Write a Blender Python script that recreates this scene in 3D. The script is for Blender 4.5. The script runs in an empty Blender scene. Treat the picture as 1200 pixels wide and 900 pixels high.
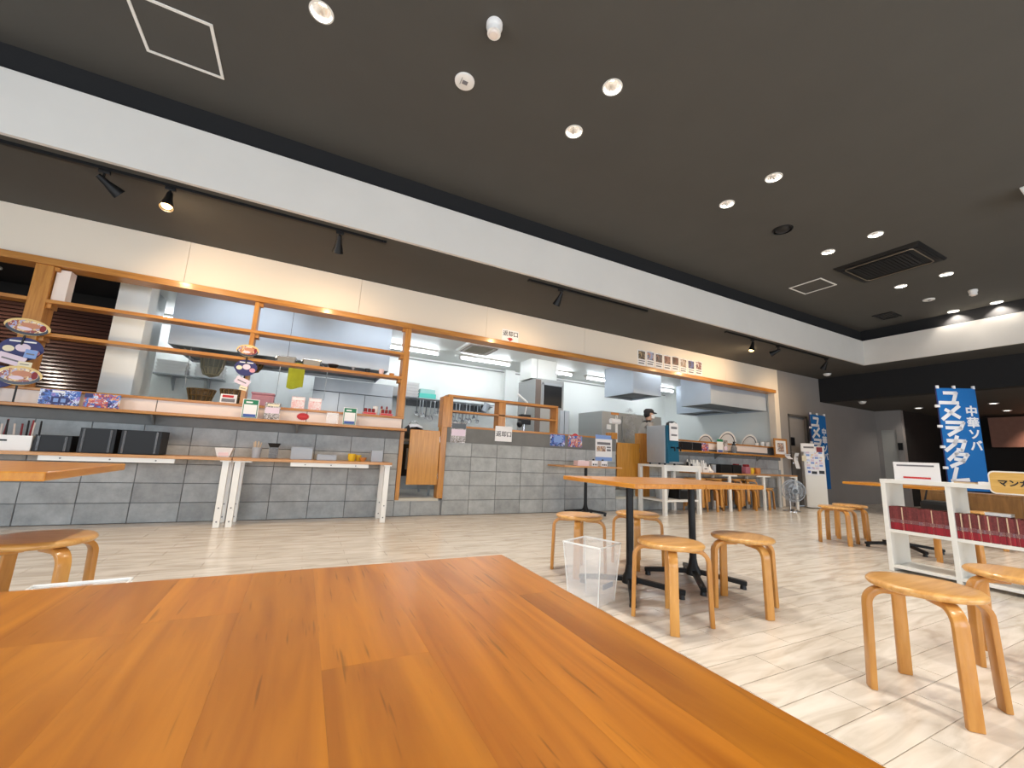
import bpy, bmesh, math, random
from mathutils import Vector, Matrix
import numpy as np
random.seed(7)
S = bpy.context.scene
COL = S.collection
R_ = math.radians

# ------------------------------------------------------------------ camera
PX, PY, FOC, CH = 600.0, 450.0, 477.13, 0.90
RM = np.array([[0.89043113, 0.11706496, 0.43980473],
               [-0.45283567, 0.13122993, 0.88188353],
               [0.04552212, -0.98441582, 0.1698624]])
cam = bpy.data.cameras.new('camera')
camo = bpy.data.objects.new('camera', cam)
COL.objects.link(camo)
S.camera = camo
cam.sensor_fit = 'HORIZONTAL'
cam.sensor_width = 36.0
cam.lens = FOC / 1200.0 * 36.0
cam.clip_start = 0.02
cam.clip_end = 200
Mx = Matrix(((RM[0][0], -RM[0][1], -RM[0][2], 0), (RM[1][0], -RM[1][1], -RM[1][2], 0),
             (RM[2][0], -RM[2][1], -RM[2][2], CH), (0, 0, 0, 1)))
camo.matrix_world = Mx

def _ray(px, py):
    return RM @ np.array([px - PX, py - PY, FOC])
def WY(px, py, y):            # pixel -> point on the plane Y = y
    d = _ray(px, py); t = y / d[1]
    return Vector((d[0] * t, y, CH + d[2] * t))
def WZ(px, py, z):            # pixel -> point on the plane Z = z
    d = _ray(px, py); t = (z - CH) / d[2]
    return Vector((d[0] * t, d[1] * t, z))
def PROJ(w):
    c = RM.T @ (np.array(w) - np.array([0, 0, CH]))
    if c[2] <= 0.01: return None
    return PX + FOC * c[0] / c[2], PY + FOC * c[1] / c[2], c[2]

# ------------------------------------------------------------------ world, exposure, daylight
S.view_settings.view_transform = 'Standard'
S.view_settings.look = 'None'
S.view_settings.exposure = 0.0
S.view_settings.gamma = 1.0
S.view_settings.use_curve_mapping = False
W = bpy.data.worlds.new('world'); S.world = W
W.use_nodes = True
bg = W.node_tree.nodes['Background']
bg.inputs[0].default_value = (0.75, 0.87, 1.0, 1)
bg.inputs[1].default_value = 1.0
S.cycles.use_denoising = True
S.cycles.max_bounces = 7
S.cycles.diffuse_bounces = 4
S.cycles.glossy_bounces = 4
S.cycles.transmission_bounces = 6
S.cycles.transparent_max_bounces = 12
S.cycles.caustics_reflective = False
S.cycles.caustics_refractive = False
S.cycles.sample_clamp_indirect = 4.0

DAY = 120.0        # watts of daylight per assumed window
DOWN = 78.0       # watts per ceiling downlight
TRACK = 50.0      # watts per lit track spot
TUBE = 31.0       # emission strength of the kitchen tubes

def area_light(name, loc, rot, sx, sy, power, col):
    l = bpy.data.lights.new(name, 'AREA'); l.shape = 'RECTANGLE'; l.size = sx; l.size_y = sy
    l.energy = power; l.color = col
    o = bpy.data.objects.new(name, l); COL.objects.link(o); o.location = loc; o.rotation_euler = rot
    return o
# assumed daylight coming in through unseen windows of the front wall (behind the viewer) and the left wall
for wx in (-2.6, 1.0, 4.6, 8.2):
    area_light('window_daylight', (wx, -4.83, 1.55), (R_(90), 0, 0), 2.4, 2.2, DAY, (0.80, 0.90, 1.0))
for wy in (-2.4, 1.2):
    area_light('window_daylight', (-5.83, wy, 1.55), (R_(90), 0, R_(-90)), 2.4, 2.2, DAY, (0.80, 0.90, 1.0))

# ------------------------------------------------------------------ materials
def lin(c):
    return tuple(((x / 255) / 12.92 if x / 255 <= 0.04045 else ((x / 255 + 0.055) / 1.055) ** 2.4) for x in c)
MATS = {}
def mat(name, rgb=(200, 200, 200), rough=0.5, metal=0.0, spec=0.5, vary=0.0, scale=8.0, bump=0.0, emit=None, es=0.0,
        trans=0.0, alpha=1.0, stretch=(1, 1, 1), rnd=0.0, coat=0.0, rgb2=None, ior=1.45):
    if name in MATS: return MATS[name]
    m = bpy.data.materials.new(name); m.use_nodes = True
    nt = m.node_tree; b = nt.nodes['Principled BSDF']
    c = lin(rgb)
    b.inputs['Base Color'].default_value = (*c, 1)
    b.inputs['Roughness'].default_value = rough
    b.inputs['Metallic'].default_value = metal
    b.inputs['Specular IOR Level'].default_value = spec
    b.inputs['IOR'].default_value = ior
    b.inputs['Coat Weight'].default_value = coat
    b.inputs['Coat Roughness'].default_value = 0.15
    b.inputs['Transmission Weight'].default_value = trans
    b.inputs['Alpha'].default_value = alpha
    if emit:
        b.inputs['Emission Color'].default_value = (*lin(emit), 1); b.inputs['Emission Strength'].default_value = es
    if vary or bump or rnd:
        tc = nt.nodes.new('ShaderNodeTexCoord'); mp = nt.nodes.new('ShaderNodeMapping')
        mp.inputs['Scale'].default_value = stretch
        nt.links.new(tc.outputs['Object'], mp.inputs['Vector'])
        oi = nt.nodes.new('ShaderNodeObjectInfo')
        if rnd:
            ad = nt.nodes.new('ShaderNodeVectorMath'); ad.operation = 'MULTIPLY_ADD'
            sc_ = nt.nodes.new('ShaderNodeCombineXYZ')
            for i in range(3): nt.links.new(oi.outputs['Random'], sc_.inputs[i])
            nt.links.new(sc_.outputs[0], ad.inputs[0]); ad.inputs[1].default_value = (13, 7, 5)
            nt.links.new(mp.outputs[0], ad.inputs[2]); vec = ad.outputs[0]
        else:
            vec = mp.outputs[0]
        nz = nt.nodes.new('ShaderNodeTexNoise'); nz.inputs['Scale'].default_value = scale
        nz.inputs['Detail'].default_value = 4; nz.inputs['Roughness'].default_value = 0.6
        nt.links.new(vec, nz.inputs['Vector'])
        if vary or rnd:
            cr = nt.nodes.new('ShaderNodeMix'); cr.data_type = 'RGBA'
            c2 = lin(rgb2) if rgb2 else tuple(x * (1 - vary) for x in c)
            cr.inputs['A'].default_value = (*c2, 1)
            cr.inputs['B'].default_value = (*(tuple(min(1, x * (1 + vary * 0.5)) for x in c) if not rgb2 else c), 1)
            mr = nt.nodes.new('ShaderNodeMapRange'); mr.inputs[1].default_value = 0.3; mr.inputs[2].default_value = 0.7
            nt.links.new(nz.outputs['Fac'], mr.inputs[0]); nt.links.new(mr.outputs[0], cr.inputs['Factor'])
            out = cr.outputs['Result']
            if rnd:
                hs = nt.nodes.new('ShaderNodeHueSaturation')
                mr2 = nt.nodes.new('ShaderNodeMapRange'); mr2.inputs[3].default_value = 1 - rnd; mr2.inputs[4].default_value = 1 + rnd
                nt.links.new(oi.outputs['Random'], mr2.inputs[0]); nt.links.new(mr2.outputs[0], hs.inputs['Value'])
                nt.links.new(out, hs.inputs['Color']); out = hs.outputs[0]
            nt.links.new(out, b.inputs['Base Color'])
        if bump:
            bp = nt.nodes.new('ShaderNodeBump'); bp.inputs['Strength'].default_value = bump; bp.inputs['Distance'].default_value = 0.01
            nt.links.new(nz.outputs['Fac'], bp.inputs['Height']); nt.links.new(bp.outputs[0], b.inputs['Normal'])
    MATS[name] = m
    return m

def wood(name, dark, light, rough=0.35, stretch=(18, 18, 1.2), rnd=0.0, coat=0.25, scale=3.0):
    return mat(name, light, rough, vary=0.3, rgb2=dark, scale=scale, stretch=stretch, rnd=rnd, coat=coat, bump=0.03)

def print_mat(name, cols, scale=14.0, paper=(228, 224, 226), rough=0.35):
    """printed sheet: blotches of several inks, an unreadable picture"""
    if name in MATS: return MATS[name]
    m = bpy.data.materials.new(name); m.use_nodes = True; nt = m.node_tree; b = nt.nodes['Principled BSDF']
    tc = nt.nodes.new('ShaderNodeTexCoord'); vo = nt.nodes.new('ShaderNodeTexVoronoi'); vo.inputs['Scale'].default_value = scale
    nz = nt.nodes.new('ShaderNodeTexNoise'); nz.inputs['Scale'].default_value = scale * 0.7
    mx = nt.nodes.new('ShaderNodeMix'); mx.data_type = 'VECTOR'; mx.inputs['Factor'].default_value = 0.12
    nt.links.new(tc.outputs['Object'], nz.inputs['Vector']); nt.links.new(tc.outputs['Object'], mx.inputs['A'])
    nt.links.new(nz.outputs['Color'], mx.inputs['B']); nt.links.new(mx.outputs['Result'], vo.inputs['Vector'])
    sp = nt.nodes.new('ShaderNodeSeparateColor'); nt.links.new(vo.outputs['Color'], sp.inputs[0])
    cr = nt.nodes.new('ShaderNodeValToRGB'); cr.color_ramp.interpolation = 'CONSTANT'
    el = cr.color_ramp.elements
    n = len(cols)
    el[0].position = 0; el[0].color = (*lin(cols[0]), 1)
    el[1].position = 1 / n; el[1].color = (*lin(cols[1]), 1)
    for i in range(2, n):
        e = el.new(i / n); e.color = (*lin(cols[i]), 1)
    nt.links.new(sp.outputs[0], cr.inputs[0]); nt.links.new(cr.outputs[0], b.inputs['Base Color'])
    b.inputs['Roughness'].default_value = rough
    MATS[name] = m
    return m

def pos_mat(name, build):
    m = bpy.data.materials.new(name); m.use_nodes = True
    build(m.node_tree, m.node_tree.nodes['Principled BSDF']); MATS[name] = m
    return m

def _tile(nt, b):
    g = nt.nodes.new('ShaderNodeNewGeometry'); mp = nt.nodes.new('ShaderNodeMapping')
    mp.inputs['Scale'].default_value = (1.6, 9.0, 1)
    nt.links.new(g.outputs['Position'], mp.inputs['Vector'])
    nz = nt.nodes.new('ShaderNodeTexNoise'); nz.inputs['Scale'].default_value = 1.6; nz.inputs['Detail'].default_value = 5
    nz.inputs['Distortion'].default_value = 0.9
    nt.links.new(mp.outputs[0], nz.inputs['Vector'])
    cr = nt.nodes.new('ShaderNodeValToRGB')
    e = cr.color_ramp.elements
    e[0].position = 0.32; e[0].color = (*lin((194, 182, 167)), 1)
    e[1].position = 0.68; e[1].color = (*lin((226, 217, 206)), 1)
    k = e.new(0.5); k.color = (*lin((213, 203, 190)), 1)
    nt.links.new(nz.outputs['Fac'], cr.inputs[0])
    # every tile its own tone: hash of the tile cell is the object's / island's random value
    hs = nt.nodes.new('ShaderNodeHueSaturation')
    mr = nt.nodes.new('ShaderNodeMapRange'); mr.inputs[3].default_value = 0.93; mr.inputs[4].default_value = 1.05
    nt.links.new(g.outputs['Random Per Island'], mr.inputs[0])
    nt.links.new(mr.outputs[0], hs.inputs['Value'])
    nt.links.new(cr.outputs[0], hs.inputs['Color']); nt.links.new(hs.outputs[0], b.inputs['Base Color'])
    b.inputs['Roughness'].default_value = 0.2
    b.inputs['Specular IOR Level'].default_value = 0.45
pos_mat('tile', _tile)

def _stave(nt, b):
    oi = nt.nodes.new('ShaderNodeObjectInfo'); g = nt.nodes.new('ShaderNodeNewGeometry')
    mp = nt.nodes.new('ShaderNodeMapping'); mp.inputs['Scale'].default_value = (34, 2.6, 8)
    nt.links.new(g.outputs['Position'], mp.inputs['Vector'])
    ad = nt.nodes.new('ShaderNodeVectorMath'); ad.operation = 'ADD'
    cm = nt.nodes.new('ShaderNodeMath'); cm.operation = 'MULTIPLY'; cm.inputs[1].default_value = 40
    nt.links.new(oi.outputs['Random'], cm.inputs[0])
    nt.links.new(mp.outputs[0], ad.inputs[0]); nt.links.new(cm.outputs[0], ad.inputs[1])
    nz = nt.nodes.new('ShaderNodeTexNoise'); nz.inputs['Scale'].default_value = 1.1; nz.inputs['Detail'].default_value = 6
    nz.inputs['Distortion'].default_value = 0.8
    nt.links.new(ad.outputs[0], nz.inputs['Vector'])
    cr = nt.nodes.new('ShaderNodeValToRGB'); e = cr.color_ramp.elements
    e[0].position = 0.25; e[0].color = (*lin((144, 80, 9)), 1)
    e[1].position = 0.7; e[1].color = (*lin((191, 121, 27)), 1)
    nt.links.new(nz.outputs['Fac'], cr.inputs[0])
    # thin dark pores
    mp2 = nt.nodes.new('ShaderNodeMapping'); mp2.inputs['Scale'].default_value = (230, 14, 20)
    nt.links.new(g.outputs['Position'], mp2.inputs['Vector'])
    n2 = nt.nodes.new('ShaderNodeTexNoise'); n2.inputs['Scale'].default_value = 1.0; n2.inputs['Detail'].default_value = 2
    nt.links.new(mp2.outputs[0], n2.inputs['Vector'])
    th = nt.nodes.new('ShaderNodeMapRange'); th.inputs[1].default_value = 0.64; th.inputs[2].default_value = 0.74
    th.inputs[3].default_value = 1.0; th.inputs[4].default_value = 0.6
    nt.links.new(n2.outputs['Fac'], th.inputs[0])
    hs = nt.nodes.new('ShaderNodeHueSaturation'); mr = nt.nodes.new('ShaderNodeMapRange')
    mr.inputs[3].default_value = 0.84; mr.inputs[4].default_value = 1.08
    nt.links.new(oi.outputs['Random'], mr.inputs[0])
    mu = nt.nodes.new('ShaderNodeMath'); mu.operation = 'MULTIPLY'
    nt.links.new(mr.outputs[0], mu.inputs[0]); nt.links.new(th.outputs[0], mu.inputs[1])
    nt.links.new(mu.outputs[0], hs.inputs['Value']); nt.links.new(cr.outputs[0], hs.inputs['Color'])
    nt.links.new(hs.outputs[0], b.inputs['Base Color'])
    b.inputs['Roughness'].default_value = 0.36; b.inputs['Specular IOR Level'].default_value = 0.3; b.inputs['Coat Weight'].default_value = 0.15
    b.inputs['Coat Roughness'].default_value = 0.22
pos_mat('stave', _stave)

def _concrete(nt, b):
    g = nt.nodes.new('ShaderNodeNewGeometry'); oi = nt.nodes.new('ShaderNodeObjectInfo')
    nz = nt.nodes.new('ShaderNodeTexNoise'); nz.inputs['Scale'].default_value = 5; nz.inputs['Detail'].default_value = 8; nz.inputs['Roughness'].default_value = 0.7
    nt.links.new(g.outputs['Position'], nz.inputs['Vector'])
    cr = nt.nodes.new('ShaderNodeValToRGB'); e = cr.color_ramp.elements
    e[0].position = 0.3; e[0].color = (*lin((148, 150, 150)), 1); e[1].position = 0.7; e[1].color = (*lin((186, 188, 187)), 1)
    nt.links.new(nz.outputs['Fac'], cr.inputs[0])
    hs = nt.nodes.new('ShaderNodeHueSaturation'); mr = nt.nodes.new('ShaderNodeMapRange')
    mr.inputs[3].default_value = 0.86; mr.inputs[4].default_value = 1.08
    nt.links.new(oi.outputs['Random'], mr.inputs[0]); nt.links.new(mr.outputs[0], hs.inputs['Value'])
    nt.links.new(cr.outputs[0], hs.inputs['Color']); nt.links.new(hs.outputs[0], b.inputs['Base Color'])
    n2 = nt.nodes.new('ShaderNodeTexNoise'); n2.inputs['Scale'].default_value = 120; n2.inputs['Detail'].default_value = 3
    nt.links.new(g.outputs['Position'], n2.inputs['Vector'])
    bp = nt.nodes.new('ShaderNodeBump'); bp.inputs['Strength'].default_value = 0.25; bp.inputs['Distance'].default_value = 0.004
    nt.links.new(n2.outputs['Fac'], bp.inputs['Height']); nt.links.new(bp.outputs[0], b.inputs['Normal'])
    b.inputs['Roughness'].default_value = 0.85
pos_mat('concrete', _concrete)

mat('grout', (176, 164, 150), 0.8)
mat('mortar', (120, 121, 121), 0.9)
mat('cap_concrete', (118, 118, 116), 0.85, vary=0.15, scale=4)
mat('ceiling_paint', (76, 74, 70), 0.75, vary=0.05, scale=1.5)
mat('black_paint', (27, 27, 29), 0.8)
mat('white_paint', (222, 218, 212), 0.7, vary=0.03, scale=2)
mat('cream', (236, 222, 204), 0.7)
mat('grey_wall', (152, 146, 142), 0.75, vary=0.04, scale=2)
mat('kitchen_white', (240, 242, 238), 0.45)
mat('kitchen_floor', (196, 198, 196), 0.6)
mat('dark_room', (34, 31, 29), 0.8)
mat('red_brown_panel', (148, 104, 88), 0.6, vary=0.1)
mat('black_metal', (20, 20, 21), 0.45, metal=0.3)
mat('black_plastic', (16, 16, 18), 0.4)
mat('dark_box', (15, 16, 20), 0.5, vary=0.1)
mat('white_metal', (233, 231, 226), 0.45)
mat('white_plastic', (236, 234, 231), 0.4)
mat('white_lam', (234, 232, 226), 0.35)
mat('paper', (238, 236, 236), 0.6)
mat('board_white', (236, 222, 212), 0.6)
mat('steel', (176, 179, 182), 0.42, metal=0.6, vary=0.06, scale=3)
mat('steel_bright', (186, 196, 208), 0.5, metal=0.25, vary=0.04, scale=2)
mat('steel_dark', (92, 94, 96), 0.45, metal=0.6)
mat('chrome', (205, 205, 205), 0.18, metal=1.0)
wood('wood_stool', (178, 118, 50), (208, 152, 80), rough=0.33, stretch=(6, 6, 1.0), rnd=0.06)
wood('wood_seat', (188, 132, 66), (220, 170, 102), rough=0.3, stretch=(1.2, 14, 8), rnd=0.06)
wood('wood_table', (184, 112, 30), (212, 146, 54), rough=0.3, stretch=(16, 1.2, 8), rnd=0.05)
wood('wood_bench', (176, 122, 74), (206, 156, 104), rough=0.4, stretch=(1.0, 14, 14))
wood('wood_trim', (164, 104, 40), (198, 138, 64), rough=0.42, stretch=(1.0, 14, 14))
wood('wood_post', (166, 106, 40), (200, 140, 64), rough=0.42, stretch=(14, 14, 1.0))
wood('wood_door', (178, 116, 34), (206, 146, 58), rough=0.4, stretch=(16, 6, 0.9))
wood('wood_sign', (206, 158, 74), (226, 184, 104), rough=0.4, stretch=(4, 1.0, 14))
wood('wood_brown', (112, 78, 40), (140, 100, 54), rough=0.5, stretch=(8, 8, 1))
mat('slat_brown', (92, 62, 52), 0.2, spec=0.6)
mat('clear_plastic', (250, 250, 250), 0.06, trans=0.0, alpha=0.17, spec=0.6)
mat('clear_rim', (246, 246, 244), 0.2, alpha=0.75)
mat('frosted', (190, 196, 204), 0.25, alpha=0.62)
mat('smoke_clear', (120, 124, 130), 0.15, alpha=0.6)
mat('blue_banner', (18, 104, 176), 0.75)
mat('banner_white', (232, 232, 236), 0.75)
mat('teal', (20, 90, 116), 0.45)
mat('teal_box', (92, 205, 190), 0.35)
mat('navy', (48, 50, 104), 0.5)
mat('red', (186, 36, 40), 0.5)
mat('dark_red', (132, 30, 36), 0.5)
mat('pink', (214, 150, 160), 0.5)
mat('pink_pale', (232, 205, 205), 0.5)
mat('yellow', (228, 186, 40), 0.45)
mat('orange_pot', (206, 136, 70), 0.5)
mat('green_print', (30, 120, 84), 0.5)
mat('blue_print', (66, 96, 168), 0.5)
mat('pale_blue_print', (130, 160, 216), 0.5)
mat('ink', (30, 30, 34), 0.6)
mat('ink_grey', (120, 118, 122), 0.6)
mat('red_ink', (206, 60, 60), 0.6)
mat('cloth_green', (176, 178, 44), 0.85, vary=0.12, scale=10)
mat('basket_grey', (150, 146, 124), 0.7)
mat('basket_brown', (120, 92, 50), 0.7)
mat('pale_lilac', (226, 208, 222), 0.6)
mat('cream_print', (232, 222, 192), 0.6)
mat('book_spine', (118, 50, 50), 0.55, vary=0.35, scale=60, stretch=(1, 1, 1), rnd=0.25)
mat('book_pages', (214, 190, 158), 0.8)
mat('book_foot', (150, 24, 40), 0.5, rnd=0.2, vary=0.1)
mat('book_pale', (212, 186, 156), 0.7)
mat('skin', (214, 170, 144), 0.55)
mat('hair', (26, 22, 22), 0.6)
mat('cap_cloth', (46, 40, 40), 0.8)
mat('shirt', (176, 168, 160), 0.85)
mat('collar', (30, 30, 32), 0.8)
mat('mask_white', (242, 242, 244), 0.7)
mat('trousers', (40, 40, 46), 0.85)
mat('lamp_glow', (255, 250, 240), 0.4, emit=(255, 236, 205), es=40.0)
mat('bulb_warm', (255, 230, 190), 0.4, emit=(255, 200, 130), es=22.0)
mat('tube_soft', (255, 255, 255), 0.4, emit=(238, 247, 255), es=14.0)  # weaker glow of the assumed front-row tubes
mat('tube_glow', (255, 255, 255), 0.4, emit=(244, 250, 255), es=TUBE)
mat('bulb_far', (255, 255, 250), 0.4, emit=(255, 246, 235), es=5.0)
mat('reflector', (236, 236, 238), 0.16, metal=0.9)
mat('button_white', (240, 240, 244), 0.4)
mat('ceramic', (238, 236, 232), 0.2)
mat('ceramic_rim', (60, 64, 76), 0.3)
mat('bowl_soup', (226, 196, 128), 0.4)
P_BLUE = print_mat('print_blue', [(52, 76, 160), (118, 150, 214), (206, 214, 236), (66, 108, 190), (32, 42, 92), (150, 120, 190)], 40)
P_BLUER = print_mat('print_blue_red', [(60, 98, 184), (196, 84, 66), (226, 170, 120), (92, 140, 210), (120, 50, 110), (210, 216, 232)], 38)
P_FOOD = print_mat('print_food', [(196, 150, 110), (110, 80, 64), (232, 208, 170), (150, 80, 60), (236, 232, 226), (90, 100, 130)], 60)
P_RAMEN = print_mat('print_ramen', [(226, 198, 146), (180, 120, 84), (236, 220, 190), (168, 170, 208), (150, 74, 66), (206, 172, 120)], 42)
P_GREY = print_mat('print_magazine', [(70, 66, 62), (196, 190, 190), (140, 130, 118), (226, 220, 220), (110, 96, 84)], 70)
mat('tray_steel', (150, 140, 126), 0.35, metal=0.75)
P_WARM = print_mat('print_warm', [(206, 110, 84), (232, 190, 140), (190, 80, 76), (228, 216, 206), (120, 140, 200)], 55)
P_REDT = print_mat('print_red_text', [(232, 222, 222), (214, 100, 96), (236, 230, 230), (226, 176, 172), (232, 226, 226)], 90)
P_BTN = print_mat('print_buttons', [(206, 216, 240), (236, 206, 160), (190, 150, 200), (240, 240, 244), (150, 190, 236)], 30)

# ------------------------------------------------------------------ mesh builder
class MB:
    def __init__(s): s.v = []; s.f = []
    def add(s, vs, fs):
        o = len(s.v); s.v += [tuple(v) for v in vs]; s.f += [tuple(i + o for i in f) for f in fs]; return s
    def box(s, x0, x1, y0, y1, z0, z1):
        return s.add([(x0, y0, z0), (x1, y0, z0), (x1, y1, z0), (x0, y1, z0), (x0, y0, z1), (x1, y0, z1), (x1, y1, z1), (x0, y1, z1)],
                     [(0, 3, 2, 1), (4, 5, 6, 7), (0, 1, 5, 4), (1, 2, 6, 5), (2, 3, 7, 6), (3, 0, 4, 7)])
    def hexa(s, lo, hi):   # two quads (bottom, top)
        return s.add(list(lo) + list(hi), [(0, 3, 2, 1), (4, 5, 6, 7), (0, 1, 5, 4), (1, 2, 6, 5), (2, 3, 7, 6), (3, 0, 4, 7)])
    def cyl(s, p0, p1, r0, r1=None, n=16, caps=True):
        p0 = Vector(p0); p1 = Vector(p1); r1 = r0 if r1 is None else r1
        d = (p1 - p0).normalized(); a = d.orthogonal().normalized(); b = d.cross(a)
        vs = []
        for p, r in ((p0, r0), (p1, r1)):
            for i in range(n):
                t = 2 * math.pi * i / n; vs.append(p + a * (r * math.cos(t)) + b * (r * math.sin(t)))
        fs = [(i, (i + 1) % n, n + (i + 1) % n, n + i) for i in range(n)]
        if caps: fs += [tuple(range(n - 1, -1, -1)), tuple(range(n, 2 * n))]
        return s.add(vs, fs)
    def tube(s, path, r, n=8, closed=False):
        pts = [Vector(p) for p in path]; m = len(pts)
        rr = r if isinstance(r, (list, tuple)) else [r] * m
        vs = []; prev = None
        for k, p in enumerate(pts):
            if closed: d = pts[(k + 1) % m] - pts[k - 1]
            else: d = pts[min(k + 1, m - 1)] - pts[max(k - 1, 0)]
            d.normalize()
            if prev is None: a = d.orthogonal().normalized()
            else: a = (prev - d * prev.dot(d)).normalized()
            prev = a; b = d.cross(a)
            for i in range(n):
                t = 2 * math.pi * i / n; vs.append(p + a * (rr[k] * math.cos(t)) + b * (rr[k] * math.sin(t)))
        fs = []
        for k in range(m if closed else m - 1):
            k2 = (k + 1) % m
            for i in range(n): fs.append((k * n + i, k * n + (i + 1) % n, k2 * n + (i + 1) % n, k2 * n + i))
        if not closed: fs += [tuple(range(n - 1, -1, -1)), tuple(range((m - 1) * n, m * n))]
        return s.add(vs, fs)
    def ribbon(s, path, side, w, t):     # rectangular section swept along a path; side = unit width direction
        pts = [Vector(p) for p in path]; m = len(pts); side = Vector(side); vs = []
        for k, p in enumerate(pts):
            d = (pts[min(k + 1, m - 1)] - pts[max(k - 1, 0)]).normalized(); nrm = d.cross(side).normalized()
            for a, b in ((-1, -1), (1, -1), (1, 1), (-1, 1)): vs.append(p + side * (a * w / 2) + nrm * (b * t / 2))
        fs = []
        for k in range(m - 1):
            for i in range(4): fs.append((k * 4 + i, k * 4 + (i + 1) % 4, (k + 1) * 4 + (i + 1) % 4, (k + 1) * 4 + i))
        fs += [(3, 2, 1, 0), tuple(range((m - 1) * 4, m * 4))]
        return s.add(vs, fs)
    def lathe(s, prof, c=(0, 0, 0), n=24, sx=1.0, sy=1.0):
        c = Vector(c); vs = []
        for r, z in prof:
            for i in range(n):
                t = 2 * math.pi * i / n; vs.append(c + Vector((r * sx * math.cos(t), r * sy * math.sin(t), z)))
        fs = []
        for k in range(len(prof) - 1):
            for i in range(n): fs.append((k * n + i, k * n + (i + 1) % n, (k + 1) * n + (i + 1) % n, (k + 1) * n + i))
        if prof[0][0] > 1e-6: fs.append(tuple(range(n - 1, -1, -1)))
        if prof[-1][0] > 1e-6: fs.append(tuple(range((len(prof) - 1) * n, len(prof) * n)))
        return s.add(vs, fs)
    def lathe_open(s, prof, c=(0, 0, 0), n=24):
        a = len(s.f); s.lathe(prof, c, n)
        while len(s.f) > a and len(s.f[-1]) == n and n != 4: s.f.pop()
        return s
    def prism(s, pts, y0, y1):           # polygon in XZ extruded along Y
        n = len(pts)
        vs = [(p[0], y0, p[1]) for p in pts] + [(p[0], y1, p[1]) for p in pts]
        fs = [tuple(range(n)), tuple(range(2 * n - 1, n - 1, -1))] + [(i, n + i, n + (i + 1) % n, (i + 1) % n) for i in range(n)]
        return s.add(vs, fs)
    def ball(s, c, rx, ry=None, rz=None, n=16, m=8):
        ry = rx if ry is None else ry; rz = rx if rz is None else rz; c = Vector(c)
        vs = [c + Vector((0, 0, -rz))]
        for k in range(1, m):
            ph = -math.pi / 2 + math.pi * k / m
            for i in range(n):
                t = 2 * math.pi * i / n
                vs.append(c + Vector((rx * math.cos(ph) * math.cos(t), ry * math.cos(ph) * math.sin(t), rz * math.sin(ph))))
        vs.append(c + Vector((0, 0, rz))); fs = []
        for i in range(n): fs.append((0, 1 + (i + 1) % n, 1 + i))
        for k in range(m - 2):
            for i in range(n):
                a = 1 + k * n; fs.append((a + i, a + (i + 1) % n, a + n + (i + 1) % n, a + n + i))
        a = 1 + (m - 2) * n
        for i in range(n): fs.append((a + i, a + (i + 1) % n, len(vs) - 1))
        return s.add(vs, fs)
    def xf(s, M):                         # transform everything so far
        s.v = [tuple(M @ Vector(v)) for v in s.v]; return s
    def mesh(s, name, off=(0, 0, 0), bevel=0.0, smooth=False, angle=40):
        bm = bmesh.new(); ox, oy, oz = off
        vv = [bm.verts.new((x - ox, y - oy, z - oz)) for x, y, z in s.v]
        for f in s.f:
            try: bm.faces.new([vv[i] for i in f])
            except ValueError: pass
        bmesh.ops.remove_doubles(bm, verts=bm.verts, dist=1e-6)
        bmesh.ops.recalc_face_normals(bm, faces=bm.faces)
        if bevel:
            es = [e for e in bm.edges if len(e.link_faces) == 2 and e.calc_face_angle(0) > 0.6]
            bmesh.ops.bevel(bm, geom=es, offset=bevel, segments=2, profile=0.5, affect='EDGES', clamp_overlap=True)
        me = bpy.data.meshes.new(name); bm.to_mesh(me); bm.free()
        if smooth:
            for p in me.polygons: p.use_smooth = True
            me.set_sharp_from_angle(angle=R_(angle))
        return me
    def build(s, name, m, parent=None, loc=None, **k):
        """parent: an object already placed (unrotated). loc: origin of a top-level mesh. Coordinates are world ones."""
        if parent is not None: off = rootloc(parent)
        else: off = loc if loc is not None else (0, 0, 0)
        me = s.mesh(name, off, **k)
        me.materials.append(MATS[m] if isinstance(m, str) else m)
        o = bpy.data.objects.new(name, me); COL.objects.link(o)
        if parent is not None: o.parent = parent
        else: o.location = off
        return o

def rootloc(o):
    v = Vector((0, 0, 0))
    while o is not None: v += o.location; o = o.parent
    return v
def tag(o, label=None, cat=None, group=None, kind=None):
    if label: o['label'] = label
    if cat: o['category'] = cat
    if group: o['group'] = group
    if kind: o['kind'] = kind
    return o
def thing(name, label, cat, loc=(0, 0, 0), group=None):
    o = bpy.data.objects.new(name, None); COL.objects.link(o); o.location = loc; o.empty_display_size = 0.1
    return tag(o, label, cat, group)
def place(o, loc, rz=0.0):
    o.location = loc; o.rotation_euler = (0, 0, rz); return o
def dup(root, loc, rz=0.0, label=None, group=None):
    r = root.copy(); COL.objects.link(r); place(r, loc, rz)
    if label: r['label'] = label
    if group: r['group'] = group
    for ch in list(root.children):
        c = ch.copy(); COL.objects.link(c); c.parent = r
        for g in list(ch.children):
            d = g.copy(); COL.objects.link(d); d.parent = c
    return r
def bx(x0, x1, y0, y1, z0, z1): return MB().box(x0, x1, y0, y1, z0, z1)
def struct(name, mb, m, **k): return tag(mb.build(name, m, **k), kind='structure')
def lamp_light(kind, parent, off, power, col, size=0.03, ang=100, blend=0.6, aim=None):
    l = bpy.data.lights.new('lamp_light', kind); l.energy = power; l.color = col
    if kind == 'SPOT': l.spot_size = R_(ang); l.spot_blend = blend
    l.shadow_soft_size = size
    o = bpy.data.objects.new('lamp_light', l); COL.objects.link(o); o.parent = parent; o.location = off
    if aim is not None: o.rotation_euler = Vector(aim).to_track_quat('-Z', 'Y').to_euler()
    return o
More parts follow.
